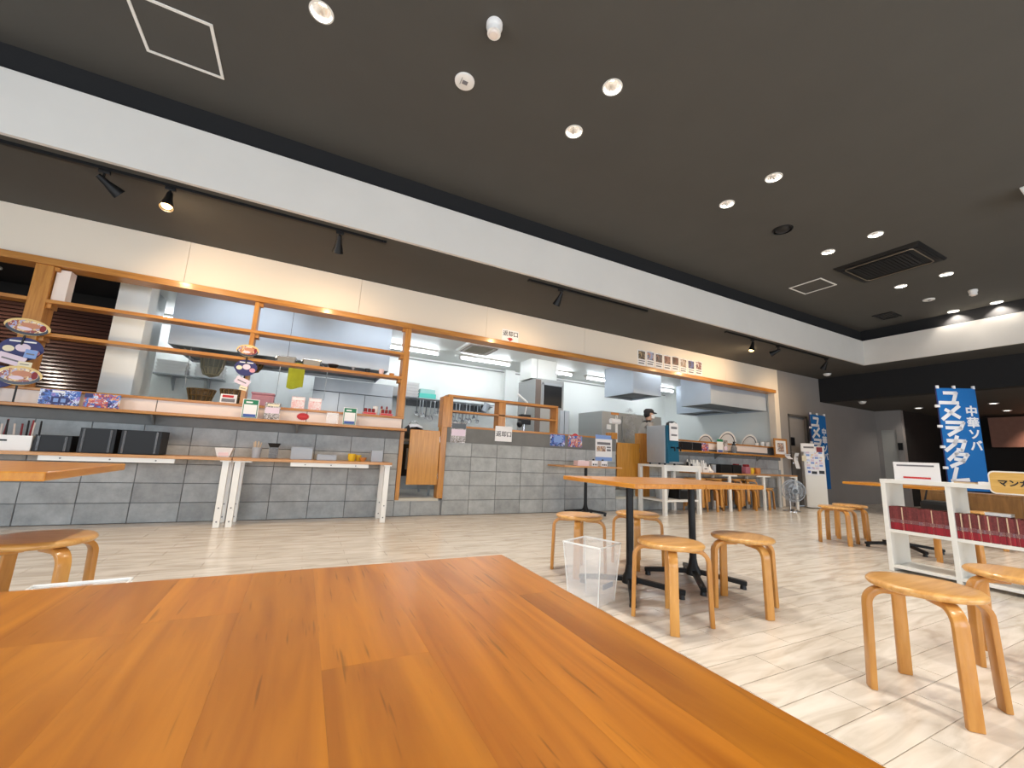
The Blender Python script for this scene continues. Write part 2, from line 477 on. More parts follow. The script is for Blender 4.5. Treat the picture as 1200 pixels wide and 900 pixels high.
def text(body, size, m, parent, world, face='front', bold=0.0, depth=0.0012, align='CENTER', spacing=1.0, name='lettering', rot=None, yaw=0):
    """flat lettering, standing upright in the XZ plane and read from -Y (face='front') or from -X (face='side')"""
    cu = bpy.data.curves.new(name, 'FONT'); cu.body = body; cu.size = size; cu.align_x = align; cu.align_y = 'CENTER'
    cu.extrude = depth; cu.offset = bold; cu.space_line = spacing; cu.resolution_u = 3
    t = bpy.data.objects.new('tmp', cu); COL.objects.link(t)
    dg = bpy.context.evaluated_depsgraph_get(); me = bpy.data.meshes.new_from_object(t.evaluated_get(dg))
    bpy.data.objects.remove(t); bpy.data.curves.remove(cu)
    M = Matrix.Rotation(R_(90), 4, 'X')
    if rot: M = M @ Matrix.Rotation(rot, 4, 'Z')
    if face == 'side': M = Matrix.Rotation(R_(-90), 4, 'Z') @ M
    if yaw: M = Matrix.Rotation(yaw, 4, 'Z') @ M
    me.transform(Matrix.Translation(Vector(world) - rootloc(parent)) @ M)
    me.materials.clear(); me.materials.append(MATS[m]); me.name = name
    o = bpy.data.objects.new(name, me); COL.objects.link(o); o.parent = parent
    return o

# ================================================================== THE SETTING
D = 5.80            # front plane of the counter wall
C = 4.03            # main ceiling
LOWC = 3.22         # lowered ceiling along the counter
XL, YB = -6.0, -5.0
XF, YF = 10.98, 4.40

# ---- floor: grout bed, tiles laid in running bond along X
floor = struct('floor', bx(XL, 18.0, YB, 5.83, -0.12, -0.003), 'grout')
TL, TW, G = 0.65, 0.157, 0.004
def tile_hidden(px, py):
    if px <= 588: return py > 697 - 0.08 * px
    return py > 650 + 0.554 * (px - 588)
cells = []
row0 = int(math.floor((YB - 0.75) / TW)); row1 = int(math.floor((5.8 - 0.75) / TW))
for r in range(row0, row1 + 1):
    y0 = 0.75 + r * TW
    if y0 < YB or y0 + TW > 5.82: continue
    sh = 0.1 if r % 2 else -0.225
    k0 = int((XL - sh) / TL) - 1
    for k in range(k0, k0 + 40):
        x0 = sh + k * TL
        if x0 < XL or x0 + TL > 18: continue
        p = PROJ((x0 + TL / 2, y0 + TW / 2, 0)); area = 0
        if p and -60 < p[0] < 1260 and 0 < p[1] < 940 and not tile_hidden(p[0], p[1]):
            a = PROJ((x0, y0, 0)); b = PROJ((x0 + TL, y0, 0)); c = PROJ((x0, y0 + TW, 0))
            if a and b and c: area = abs((b[0] - a[0]) * (c[1] - a[1]) - (b[1] - a[1]) * (c[0] - a[0]))
        cells.append((area, x0, y0))
cells.sort(reverse=True)
tile_me = MB().box(G / 2, TL - G / 2, G / 2, TW - G / 2, -0.012, 0.0).mesh('floor_tile')
tile_me.materials.append(MATS['tile'])
rest = MB()
for i, (a, x0, y0) in enumerate(cells):
    if i < 300 and a > 0:
        o = bpy.data.objects.new('floor_tile', tile_me); COL.objects.link(o); o.parent = floor; o.location = (x0, y0, 0)
    else:
        rest.box(x0 + G / 2, x0 + TL - G / 2, y0 + G / 2, y0 + TW - G / 2, -0.012, 0.0)
tag(rest.build('floor_tiles_beyond', 'tile', floor), kind='stuff')

# ---- main ceiling with holes for the downlights
DL = [(x, y) for x in (-2.5, -0.25, 2.0, 4.27, 6.52, 8.78, 10.98 - 0.02) for y in (2.35, 2.91)]
DL_ASSUMED = [(x, y) for x in (-2.5, -0.25, 2.0, 4.27, 6.52, 8.78) for y in (-0.9, -1.46)]  # assumed rows behind the viewer, added out of view for light
ceil = struct('ceiling', bx(XL, XF + 0.14, YB, YF + 0.10, C, C + 0.10), 'ceiling_paint')
cut = MB()
for x, y in DL + DL_ASSUMED: cut.cyl((x, y, C - 0.05), (x, y, C + 0.2), 0.078, n=28)
cutme = cut.mesh('cut'); cuto = bpy.data.objects.new('cut', cutme); COL.objects.link(cuto)
mod = ceil.modifiers.new('holes', 'BOOLEAN'); mod.operation = 'DIFFERENCE'; mod.object = cuto; mod.solver = 'EXACT'
dg = bpy.context.evaluated_depsgraph_get(); dg.update()
nm = bpy.data.meshes.new_from_object(ceil.evaluated_get(dg)); ceil.modifiers.clear(); ceil.data = nm
bpy.data.objects.remove(cuto)
# white fascia round the raised part, black cove band above it
struct('trim_1', bx(XL, XF + 0.04, YF, YF + 0.04, LOWC, 3.775), 'white_paint')
struct('trim_2', bx(XF, XF + 0.04, YB, YF, LOWC, 3.775), 'white_paint')
struct('trim_3', bx(XL, XF + 0.12, YF + 0.06, YF + 0.10, 3.28, C), 'black_paint')
struct('trim_4', bx(XF + 0.10, XF + 0.14, YB, YF + 0.06, 3.28, C), 'black_paint')
# lowered dark ceilings
struct('ceiling_low', bx(XL, 11.90, YF + 0.04, D + 0.16, LOWC, LOWC + 0.06), 'ceiling_paint')
struct('ceiling_side', bx(XF + 0.04, 11.90, YB, YF + 0.04, LOWC, LOWC + 0.06), 'ceiling_paint')
struct('trim_5', bx(11.90, 12.15, YB, D, 2.61, LOWC + 0.06), 'black_paint')
struct('ceiling_far', bx(12.15, 18.0, YB, D + 0.1, 2.61, 2.67), 'ceiling_paint')
# ---- outer walls (left, behind the viewer, far right)
def wall_with_windows(name, axis, base, a0, a1, wins, h, z0, z1):
    b = MB(); cuts = [a0]
    for w in wins: cuts += [w[0], w[1]]
    cuts.append(a1)
    def add(u0, u1, q0, q1):
        if axis == 'y': b.box(u0, u1, base - 0.12, base, q0, q1)
        else: b.box(base - 0.12, base, u0, u1, q0, q1)
    for i in range(0, len(cuts), 2): add(cuts[i], cuts[i + 1], 0, h)
    for w in wins: add(w[0], w[1], 0, z0); add(w[0], w[1], z1, h)
    return struct(name, b, 'grey_wall')
wn = [(-3.8, -1.4), (-0.2, 2.2), (3.4, 5.8), (7.0, 9.4)]
wall_with_windows('wall_rear', 'y', YB, XL, 18.0, wn, C + 0.1, 0.45, 2.65)
wl = [(-3.6, -1.2), (0.0, 2.4)]
wall_with_windows('wall_left', 'x', XL, YB - 0.12, 9.3, wl, C + 0.1, 0.45, 2.65)
for i, (a, b_) in enumerate(wn + wl):  # all these windows are assumed and out of view
    fr = MB(); gl = MB()
    for (u0, u1, q0, q1) in ((a, b_, 0.45, 0.51), (a, b_, 2.59, 2.65), (a, a + 0.06, 0.51, 2.59), (b_ - 0.06, b_, 0.51, 2.59), ((a + b_) / 2 - 0.03, (a + b_) / 2 + 0.03, 0.51, 2.59)):
        if i < 4: fr.box(u0, u1, YB - 0.10, YB - 0.03, q0, q1)
        else: fr.box(XL - 0.10, XL - 0.03, u0, u1, q0, q1)
    w_ = struct('window_%d' % (i + 1), fr, 'black_metal')
    if i < 4: gl.box(a + 0.06, b_ - 0.06, YB - 0.07, YB - 0.062, 0.51, 2.59)
    else: gl.box(XL - 0.07, XL - 0.062, a + 0.06, b_ - 0.06, 0.51, 2.59)
    gl.build('pane', 'clear_plastic', w_)
struct('wall_far', bx(18.0, 18.1, YB, D + 0.1, 0, LOWC), 'dark_room')

# ---- counter wall: concrete blocks in stack bond, three lengths with two hatch doorways
BW, BH, JT = 0.425, 0.2075, 0.007
blk = {}
def block_wall(name, x0, x1, rows, cap, zb=0.0, seen=-99):
    ztop = rows * BH
    w = struct(name, bx(x0, x1, D + 0.010, D + 0.15, 0, cap - 0.005), 'mortar')
    k0 = math.floor((x0 - 1.84) / BW)
    for k in range(k0, k0 + 40):
        a = max(x0, 1.84 + k * BW); b = min(x1, 1.84 + (k + 1) * BW)
        if b - a < 0.05 or b < seen: continue
        for r in range(rows):
            key = round(b - a, 3)
            if key not in blk:
                me = MB().box(JT / 2, key - JT / 2, 0, 0.03, JT / 2, BH - JT / 2).mesh('concrete_block', bevel=0.004)
                me.materials.append(MATS['concrete']); blk[key] = me
            o = bpy.data.objects.new('concrete_block', blk[key]); COL.objects.link(o); o.parent = w
            o.location = (a, D + random.uniform(-0.003, 0.002), r * BH)
    return w
wa = block_wall('wall_counter_left', XL, 1.19, 5, 1.14, seen=-3.7)
bx(XL, 1.19, D - 0.004, D + 0.15, 5 * BH, 1.14).build('cap_course', 'cap_concrete', wa)
wb = block_wall('wall_counter_middle', 1.86, 5.05, 5, 1.25)
bx(1.86, 5.05, D - 0.004, D + 0.15, 5 * BH, 1.25).build('cap_course', 'cap_concrete', wb)
wc = block_wall('wall_counter_right', 5.85, 10.00, 5, 1.10)
bx(5.85, 10.00, D - 0.004, D + 0.15, 5 * BH, 1.10).build('cap_course', 'cap_concrete', wc)
wt1 = block_wall('wall_threshold_1', 1.19, 1.86, 1, 0.215)
wt2 = block_wall('wall_threshold_2', 5.05, 5.85, 1, 0.215)
# header above the opening: cream boards
hd = struct('wall_header', bx(XL, 10.10, D + 0.02, D + 0.15, 2.70, LOWC), 'cream')
xs = [XL, -3.40, -1.47, 0.47, 2.39, 4.32, 6.25, 8.18, 10.10]
for a, b in zip(xs[:-1], xs[1:]):
    bx(a + 0.0012, b - 0.0012, D, D + 0.03, 2.70, LOWC - 0.002).build('header_panel', 'cream', hd, bevel=0.002)
struct('trim_6', bx(XL, 9.93, D - 0.05, D + 0.17, 2.625, 2.70), 'wood_trim', bevel=0.004)
jb = struct('trim_7', bx(9.93, 10.10, D, D + 0.15, 0, 2.70), 'cream')
# ---- grey wall beyond the counter, with its door
gw = MB(); gw.box(10.10, 10.42, D, D + 0.15, 0, LOWC).box(11.22, 14.75, D, D + 0.15, 0, LOWC).box(10.42, 11.22, D, D + 0.15, 2.16, LOWC)
struct('wall_right', gw, 'grey_wall')
d1 = struct('door_1', bx(10.45, 11.19, D + 0.05, D + 0.10, 0.0, 2.14), 'grey_wall')
fr = MB(); fr.box(10.42, 10.46, D - 0.01, D + 0.06, 0, 2.18).box(11.18, 11.22, D - 0.01, D + 0.06, 0, 2.18).box(10.42, 11.22, D - 0.01, D + 0.06, 2.13, 2.18)
fr.build('door_frame', mat('grey_dark', (92, 88, 86), 0.6), d1)
bx(10.55, 10.72, D + 0.04, D + 0.055, 1.42, 1.62).build('vision_panel', 'black_plastic', d1)
MB().cyl((10.52, D + 0.05, 1.0), (10.52, D, 1.0), 0.02).cyl((10.52, D, 1.0), (10.64, D, 1.0), 0.012).build('handle', 'chrome', d1)
# return wall with the pale door, dark lobby behind it
fw = MB(); fw.box(14.75, 14.9, 5.70, 5.95, 0, 2.61).box(14.75, 14.9, 5.22, 5.36, 0, 2.61).box(14.75, 14.9, 5.36, 5.70, 2.06, 2.61)
struct('wall_return', fw, 'grey_wall')
d2 = struct('door_2', bx(14.78, 14.83, 5.36, 5.70, 0, 2.06), mat('door_pale', (178, 176, 170), 0.5))
MB().cyl((14.78, 5.40, 1.02), (14.72, 5.40, 1.02), 0.018).cyl((14.72, 5.40, 1.02), (14.72, 5.51, 1.02), 0.012).build('handle', 'chrome', d2)
struct('wall_lobby', bx(14.9, 18.0, 5.22, 5.34, 0, 2.61), 'dark_room')
struct('wall_lobby_panel', bx(17.4, 17.5, -1.0, 4.25, 1.72, 2.55), 'red_brown_panel')
struct('wall_lobby_counter', bx(17.1, 18.0, -1.0, 4.25, 0, 0.86), 'wood_brown')
# wc plate
tag(bx(14.72, 14.75, 5.245, 5.345, 1.50, 1.70).build('wall_plate', 'black_plastic', loc=(14.73, 5.29, 1.5)), 'small black square plate on the grey wall beside the pale door', 'sign')

# ---- kitchen shell
KZ, KF, KB = 3.00, 0.215, 9.20
struct('floor_kitchen', bx(XL, 10.1, D + 0.022, KB, 0.02, KF), 'kitchen_floor')
struct('wall_kitchen_back', bx(-3.05, 10.2, KB, KB + 0.1, KF, KZ + 0.05), 'kitchen_white')
struct('wall_kitchen_right', bx(10.0, 10.1, D + 0.15, KB, KF, KZ), 'kitchen_white')
struct('wall_kitchen_left', bx(-2.20, -1.90, 6.35, 6.62, KF, KZ), 'kitchen_white')
struct('wall_kitchen_side', bx(-2.19, -2.14, 6.62, 7.76, KF, KZ), 'kitchen_white')
struct('wall_kitchen_corner', bx(-3.05, -2.14, 7.76, 7.82, KF, KZ), 'kitchen_white')
struct('wall_kitchen_end', bx(-3.05, -2.99, 7.82, KB, KF, KZ), 'kitchen_white')
struct('ceiling_kitchen', bx(-2.42, 10.1, D + 0.15, KB, KZ, KZ + 0.05).box(-3.05, -2.42, 7.76, KB, KZ, KZ + 0.05), 'kitchen_white')
struct('ceiling_dark_room', bx(XL, -2.42, D + 0.15, 7.7, 2.86, 2.92), 'black_paint')
struct('wall_dark_room', bx(XL, -2.2, 7.68, 7.75, 0, 3.0), 'dark_room')
sl = MB(); z = 0.4
while z < 2.62:
    sl.hexa([(XL, 7.60, z), (-2.21, 7.60, z), (-2.21, 7.64, z), (XL, 7.64, z)], [(XL, 7.625, z + 0.045), (-2.21, 7.625, z + 0.045), (-2.21, 7.64, z + 0.045), (XL, 7.64, z + 0.045)]); z += 0.05
scr = thing('slatted_screen', 'dark brown glossy horizontal slat screen seen behind the left counter window', 'screen', (-4, 7.63, 0.4))
tag(sl.build('slats', 'slat_brown', scr), kind='stuff')
bx(XL, -2.21, 7.645, 7.66, 0.38, 2.64).build('backing', 'black_paint', scr)
# kitchen wall details: cover strip and white boxed pipe on the back wall
struct('trim_8', bx(4.35, 4.62, KB - 0.10, KB, KF, KZ), 'kitchen_white')
struct('trim_9', bx(-2.99, 10.0, KB - 0.012, KB, 2.93, 2.96), mat('seam_grey', (150, 150, 148), 0.6))
# dado of steel sheets on the back wall behind the hood

# ================================================================== LAMPS AND CEILING FITTINGS
def make_downlight(name, label):
    t = thing(name, label, 'ceiling light', (0, 0, 0), 'recessed ceiling downlights')
    rf = MB(); rf.lathe_open([(0.072, 0.0), (0.068, 0.03), (0.052, 0.075), (0.030, 0.10)], n=28); rf.build('reflector', 'reflector', t, smooth=True)
    MB().lathe_open([(0.077, 0.001), (0.085, 0.0), (0.085, -0.004), (0.071, -0.004), (0.071, 0.004)], n=28).build('trim_ring', 'white_metal', t)
    MB().lathe([(0.0, 0.088), (0.022, 0.090), (0.028, 0.102), (0.0, 0.104)], n=16).build('bulb', 'lamp_glow', t, smooth=True)
    MB().lathe([(0.030, 0.098), (0.035, 0.10), (0.035, 0.17), (0.0, 0.17)], n=16).build('housing', 'black_metal', t)
    return t
dlp = None
for i, (x, y) in enumerate(DL + DL_ASSUMED):
    lab = 'round recessed downlight with mirror reflector in the raised dark ceiling'
    ORD = ('first', 'second', 'third', 'fourth', 'fifth', 'sixth', 'seventh')
    if i < len(DL):
        lab = 'mirror-lined round downlight in the ceiling row %s the counter, %s from the far fascia' % ('nearer' if y > 2.6 else 'farther from', ORD[6 - i // 2])
    if dlp is None: t = dlp = make_downlight('downlight', lab); place(t, (x, y, C))
    else: t = dup(dlp, (x, y, C), 0, lab)
    lamp_light('SPOT', t, (0, 0, 0.070), DOWN, (1.0, 0.91, 0.79), 0.025, 105, 0.75)
# dish sensors and emergency pill lamps, alternating with the lights
def pill(loc, label):
    t = thing('ceiling_sensor', label, 'sensor', loc)
    MB().lathe([(0.06, 0), (0.06, -0.03), (0.052, -0.04), (0.05, -0.045), (0.05, -0.085), (0.0, -0.09)], c=loc, n=24).build('body', 'white_plastic', t, smooth=True)
    MB().lathe([(0.035, -0.088), (0.030, -0.10), (0.0, -0.102)], c=loc, n=20).build('lens', 'board_white', t, smooth=True)
pill((0.90, 2.37, C), 'cream drum-shaped ceiling sensor beside the square-centred white disc')
pill((9.92, 2.37, C), 'small cream drum-shaped ceiling sensor near the far white fascia')
def disc(loc, label, sq):
    t = thing('ceiling_disc', label, 'ceiling fitting', loc)
    MB().lathe([(0.085, 0), (0.083, -0.012), (0.072, -0.016), (0.0, -0.016)], c=loc, n=28).build('plate', 'white_plastic', t, smooth=True)
    m = MB(); x, y, z = loc; m.box(x - 0.02, x + 0.025, y - 0.02, y + 0.015, z - 0.020, z - 0.015); m.box(x - 0.035, x - 0.031, y - 0.04, y + 0.03, z - 0.019, z - 0.015)
    m.build('grille', 'ink_grey', t)
disc((0.87, 2.92, C), 'flat white ceiling disc with a grey square centre between downlights', 1)
disc((9.87, 2.91, C), 'flat white ceiling disc near the far white fascia, small mark in its centre', 1)
t = thing('ceiling_outlet', 'black round ceiling air outlet between two pairs of downlights', 'vent', (5.39, 2.90, C))
MB().lathe([(0.12, 0), (0.118, -0.012), (0.105, -0.016), (0.10, 0.0)], c=(5.39, 2.90, C), n=28).build('ring', 'black_metal', t, smooth=True)
MB().lathe([(0.0, -0.03), (0.06, -0.026), (0.085, -0.01), (0.09, 0.0)], c=(5.39, 2.90, C), n=28).build('core', 'black_plastic', t, smooth=True)
t = thing('ceiling_vent', 'small black square ceiling vent close to the fascia corner', 'vent', (10.3, 3.68, C))
m = MB(); m.box(10.08, 10.52, 3.52, 3.56, C - 0.015, C).box(10.08, 10.52, 3.80, 3.84, C - 0.015, C).box(10.08, 10.12, 3.56, 3.80, C - 0.015, C).box(10.48, 10.52, 3.56, 3.80, C - 0.015, C)
m.build('frame', 'black_metal', t)
for k in range(5): bx(10.13, 10.47, 3.575 + k * 0.045, 3.60 + k * 0.045, C - 0.012, C - 0.002).build('slat', 'black_plastic', t)
# white box lamp at the frame's right
t = thing('ceiling_box', 'white angular housing hanging from the dark ceiling', 'ceiling fitting', (6.80, 1.08, C))
MB().hexa([(6.70, 0.95, C - 0.17), (6.98, 0.95, C - 0.17), (6.98, 1.10, C - 0.17), (6.70, 1.10, C - 0.17)], [(6.66, 0.90, C), (7.02, 0.90, C), (7.02, 1.14, C), (6.66, 1.14, C)]).build('housing', 'white_plastic', t, bevel=0.01)
bx(6.74, 6.94, 0.945, 0.952, C - 0.13, C - 0.05).build('lens', 'frosted', t)
# access hatches
def hatch(x0, x1, y0, y1, label):
    t = thing('access_hatch', label, 'hatch', ((x0 + x1) / 2, (y0 + y1) / 2, C)); w = 0.022
    m = MB(); m.box(x0, x1, y0, y0 + w, C - 0.008, C).box(x0, x1, y1 - w, y1, C - 0.008, C).box(x0, x0 + w, y0 + w, y1 - w, C - 0.008, C).box(x1 - w, x1, y0 + w, y1 - w, C - 0.008, C)
    m.build('frame', 'white_metal', t)
    bx(x0 + w + 0.004, x1 - w - 0.004, y0 + w + 0.004, y1 - w - 0.004, C - 0.004, C + 0.0).build('panel', 'ceiling_paint', t)
hatch(-1.52, -0.99, 3.42, 3.95, 'white-framed square ceiling hatch above the long left counter')
hatch(7.36, 7.86, 3.42, 3.93, 'white-framed square ceiling hatch beside the black cassette air conditioner')
# cassette air conditioner, black
def cassette(x0, x1, y0, y1, z, label, body, grille, loc):
    t = thing('cassette_air_conditioner', label, 'air conditioner', loc)
    w = 0.14 * min(x1 - x0, y1 - y0) / 0.95
    m = MB(); m.hexa([(x0, y0, z), (x1, y0, z), (x1, y1, z), (x0, y1, z)][::-1], [(x0 + 0.03, y0 + 0.03, z - 0.035), (x1 - 0.03, y0 + 0.03, z - 0.035), (x1 - 0.03, y1 - 0.03, z - 0.035), (x0 + 0.03, y1 - 0.03, z - 0.035)][::-1])
    m.build('panel', body, t, bevel=0.006)
    for (a0, a1, b0, b1) in ((x0 + w, x1 - w, y0 + 0.06, y0 + 0.06 + 0.5 * w), (x0 + w, x1 - w, y1 - 0.06 - 0.5 * w, y1 - 0.06), (x0 + 0.06, x0 + 0.06 + 0.5 * w, y0 + w, y1 - w), (x1 - 0.06 - 0.5 * w, x1 - 0.06, y0 + w, y1 - w)):
        bx(a0, a1, b0, b1, z - 0.042, z - 0.033).build('louvre', 'black_metal' if body == 'black_metal' else 'board_white', t)
    pad = w + 0.02
    rr = MB(); pth = []
    for cx, cy, a in ((x1 - pad, y1 - pad, 0), (x0 + pad, y1 - pad, 90), (x0 + pad, y0 + pad, 180), (x1 - pad, y0 + pad, 270)):
        for k in range(5): pth.append((cx + 0.05 * math.cos(R_(a + k * 22.5)), cy + 0.05 * math.sin(R_(a + k * 22.5)), z - 0.040))
    rr.tube(pth, 0.010, 6, closed=True); rr.build('frame_bead', mat('bead', (120, 108, 92), 0.4, metal=0.4) if body == 'black_metal' else 'ink_grey', t, smooth=True)
    gx0, gx1, gy0, gy1 = x0 + pad + 0.03, x1 - pad - 0.03, y0 + pad + 0.03, y1 - pad - 0.03
    g = bx(gx0, gx1, gy0, gy1, z - 0.040, z - 0.034).build('grille', grille, t)
    sm = MB()
    n = 14
    for k in range(n): yy = gy0 + (k + 0.5) * (gy1 - gy0) / n; sm.box(gx0, gx1, yy - 0.006, yy + 0.006, z - 0.046, z - 0.040)
    tag(sm.build('grille_bars', grille, g), kind='stuff')
cassette(7.16, 8.11, 2.13, 3.16, C, 'black four-way cassette air conditioner in the raised dark ceiling', 'black_metal', 'black_plastic', (7.63, 2.64, C))
cassette(2.60, 3.34, 7.15, 7.95, KZ, 'white cassette air conditioner in the kitchen ceiling', 'white_plastic', mat('grille_beige', (168, 166, 152), 0.6), (2.97, 7.55, KZ))

# ---- track lights
def track(x0, x1, label):
    t = thing('lighting_track', label, 'light track', ((x0 + x1) / 2, 4.53, LOWC))
    bx(x0, x1, 4.512, 4.548, LOWC - 0.028, LOWC).build('rail', 'black_metal', t)
    for x in (x0 + 0.01, x1 - 0.01): bx(x - 0.015, x + 0.015, 4.508, 4.552, LOWC - 0.030, LOWC).build('end_cap', 'black_plastic', t)
track(-4.6, 0.57, 'long black lighting track above the left counter window')
track(2.44, 4.56, 'short black lighting track between the two other tracks')
track(6.44, 9.73, 'black lighting track above the right counter beside the photo sheets')
def spot(x, aim, lit, label, bulb=True):
    """black bell-shaped spot head under the track; aim = direction of the mouth"""
    t = thing('track_spotlight', label, 'spotlight', (x, 4.53, LOWC - 0.028))
    z = LOWC - 0.028
    bx(x - 0.04, x + 0.04, 4.515, 4.545, z - 0.03, z).build('adapter', 'black_plastic', t, bevel=0.004)
    MB().cyl((x, 4.53, z - 0.03), (x, 4.53, z - 0.075), 0.010, n=10).ball((x, 4.53, z - 0.08), 0.016).build('stem', 'black_metal', t, smooth=True)
    a = Vector(aim).normalized(); p = Vector((x, 4.53, z - 0.09))
    M = Matrix.Translation(p) @ a.to_track_quat('Z', 'Y').to_matrix().to_4x4()
    h = MB(); h.lathe_open([(0.0, -0.045), (0.022, -0.043), (0.027, -0.01), (0.030, 0.03), (0.045, 0.09), (0.056, 0.14), (0.053, 0.14), (0.042, 0.09), (0.026, 0.03), (0.0, 0.02)], n=22)
    h.xf(M); h.build('shade', 'black_metal', t, smooth=True)
    if bulb:
        b = MB(); b.lathe([(0.0, 0.04), (0.02, 0.045), (0.036, 0.085), (0.042, 0.11), (0.034, 0.128), (0.0, 0.134)], n=18); b.xf(M)
        b.build('bulb', 'bulb_warm' if lit else 'frosted', t, smooth=True)
    if lit:
        lamp_light('SPOT', t, M @ Vector((0, 0, 0.16)) - rootloc(t), TRACK, (1.0, 0.72, 0.42), 0.04, 140, 0.9, a if a.y > 0.4 else (a + Vector((0, 0.9, 0))))
    return t
spot(-1.83, (0.72, 0.5, -0.48), True, 'black track spotlight turned towards its neighbour, above the long left counter')
spot(-1.37, (0.05, -0.30, -0.95), True, 'glowing track spotlight beside a tilted black one, above the left counter')
spot(0.09, (0.02, 0.62, -0.78), True, 'black bell-shaped track spotlight near the end of the long track')
spot(2.95, (-0.1, 0.62, -0.78), True, 'black track spotlight alone on the short track')
spot(7.19, (-0.3, 0.05, -0.95), True, 'glowing track spotlight at the start of the right-hand track')
spot(7.97, (-0.35, 0.85, -0.4), True, 'black track spotlight tilted sideways in the middle of the right-hand track')
spot(9.66, (0.2, 0.6, -0.78), True, 'black track spotlight at the far end of the right-hand track')
# small ceiling spots beyond
for (x, y, z, lab) in ((11.36, 5.33, LOWC, 'white domed ceiling sensor on the low ceiling by the black beam'), (12.45, 5.12, 2.61, 'white domed ceiling sensor just behind the black beam')):
    t = thing('ceiling_sensor', lab, 'sensor', (x, y, z))
    MB().lathe([(0.075, 0), (0.075, -0.02), (0.06, -0.045), (0.03, -0.06), (0.0, -0.062)], c=(x, y, z), n=20).build('dome', 'white_plastic', t, smooth=True)
    MB().lathe([(0.085, 0), (0.085, -0.008), (0.075, -0.009)], c=(x, y, z), n=20).build('base_ring', 'white_plastic', t)
for (x, y) in ((14.5, 4.75), (14.45, 3.40), (16.2, 3.6)):
    t = thing('lobby_downlight', 'round white downlight in the low dark lobby ceiling', 'ceiling light', (x, y, 2.61), 'downlights in the lobby ceiling')
    MB().lathe([(0.09, 0), (0.088, -0.012), (0.07, -0.014), (0.065, -0.004)], c=(x, y, 2.61), n=20).build('ring', 'white_plastic', t)
    MB().lathe([(0.0, -0.008), (0.066, -0.006), (0.066, 0.0)], c=(x, y, 2.61), n=20).build('bulb', 'bulb_far', t)
    if x < 15: lamp_light('SPOT', t, (0, 0, -0.03), 26, (1.0, 0.92, 0.8), 0.04, 130, 0.7, (0, 0, -1))
t = thing('panel_washer', 'small black ceiling spot washing the reddish lobby panel', 'spotlight', (16.95, 2.9, 2.61))  # unseen spot, assumed from the scallop of light on the panel
MB().lathe([(0.05, 0), (0.05, -0.05), (0.04, -0.055), (0.0, -0.05)], c=(16.95, 2.9, 2.61), n=16).build('housing', 'black_metal', t)
MB().lathe([(0.0, -0.056), (0.035, -0.056), (0.035, -0.052)], c=(16.95, 2.9, 2.61), n=16).build('bulb', 'bulb_far', t)
lamp_light('SPOT', t, (0, 0, -0.07), 220, (1.0, 0.80, 0.66), 0.03, 110, 0.5, (0.45, 0, -0.6))

# ---- kitchen tubes
def tube_lamp(x0, x1, y, label, group=None, glow='tube_glow'):
    t = thing('fluorescent_lamp', label, 'ceiling light', ((x0 + x1) / 2, y, KZ), group)
    m = MB(); m.prism([(y - 0.075, KZ), (y + 0.075, KZ), (y + 0.04, KZ - 0.045), (y - 0.04, KZ - 0.045)], x0, x1)
    m.v = [(b, a, c) for a, b, c in m.v]
    m.build('fixture', 'white_metal', t)
    MB().cyl((x0 + 0.03, y, KZ - 0.066), (x1 - 0.03, y, KZ - 0.066), 0.030, n=12).build('tube', glow, t, smooth=True)
    for x in (x0, x1 - 0.035): bx(x, x + 0.035, y - 0.03, y + 0.03, KZ - 0.105, KZ - 0.04).build('lamp_holder', 'white_plastic', t)
tube_lamp(1.14, 2.36, 8.28, 'fluorescent tube lamp on the kitchen ceiling beside the big hood')
tube_lamp(2.82, 4.06, 8.28, 'fluorescent tube lamp behind the white kitchen air conditioner')
tube_lamp(4.62, 5.84, 8.34, 'fluorescent tube lamp behind the white duct of the tall steel cabinet')
tube_lamp(6.28, 7.50, 8.38, 'fluorescent tube lamp running behind the small square hood')
tube_lamp(8.30, 9.52, 8.45, 'fluorescent tube lamp between the small square hood and the long hood')
for x in (-1.5, 0.3, 4.7, 6.5): tube_lamp(x, x + 1.22, 6.42, 'fluorescent tube lamp in the front row of the kitchen ceiling behind the header', 'front row of kitchen tube lamps', 'tube_soft')  # unseen row assumed behind the header, added to light the hood front
tube_lamp(1.4, 2.5, 6.80, 'fluorescent tube lamp before the kitchen air conditioner, above the first hatch')  # added out of view to brighten the lower back wall
tube_lamp(3.45, 4.67, 6.80, 'fluorescent tube lamp before the white duct, above the return counter')  # second added fill tube, kept just above the line of sight
tube_lamp(-2.6, -1.38, 8.72, 'fluorescent tube lamp behind the wide hood above the wall shelf')  # added where the hood hides it, whitens the wall behind the baskets
tube_lamp(-0.9, 0.32, 8.72, 'fluorescent tube lamp behind the wide hood above the steel sheets')  # likewise added as hidden fill behind the hood

# added under-hood fill lamps and the lamp of the dark room behind the slat screen
def round_lamp(x, y, z, power, label, col=(1, 0.97, 0.92)):
    t = thing('round_ceiling_lamp', label, 'ceiling light', (x, y, z))
    MB().lathe([(0.10, 0), (0.10, -0.015), (0.085, -0.02), (0.08, -0.01)], c=(x, y, z), n=24).build('ring', 'white_metal', t)
    MB().lathe([(0.0, -0.016), (0.08, -0.013), (0.08, 0.0)], c=(x, y, z), n=24).build('diffuser', 'bulb_far', t)
    lamp_light('SPOT', t, (0, 0, -0.04), power, col, 0.06, 150, 0.6, (0, 0, -1))
round_lamp(-3.62, 7.0, 2.86, 34, 'round white lamp in the black ceiling before the slat screen', (1, 0.9, 0.78))
round_lamp(-1.0, 7.7, 2.21, 26, 'round lamp under the wide hood above the mesh baskets')  # added fill for the dim space under the hood
round_lamp(0.4, 7.7, 2.21, 26, 'round lamp under the wide hood above the steel sheets')  # its added twin, also only for fill

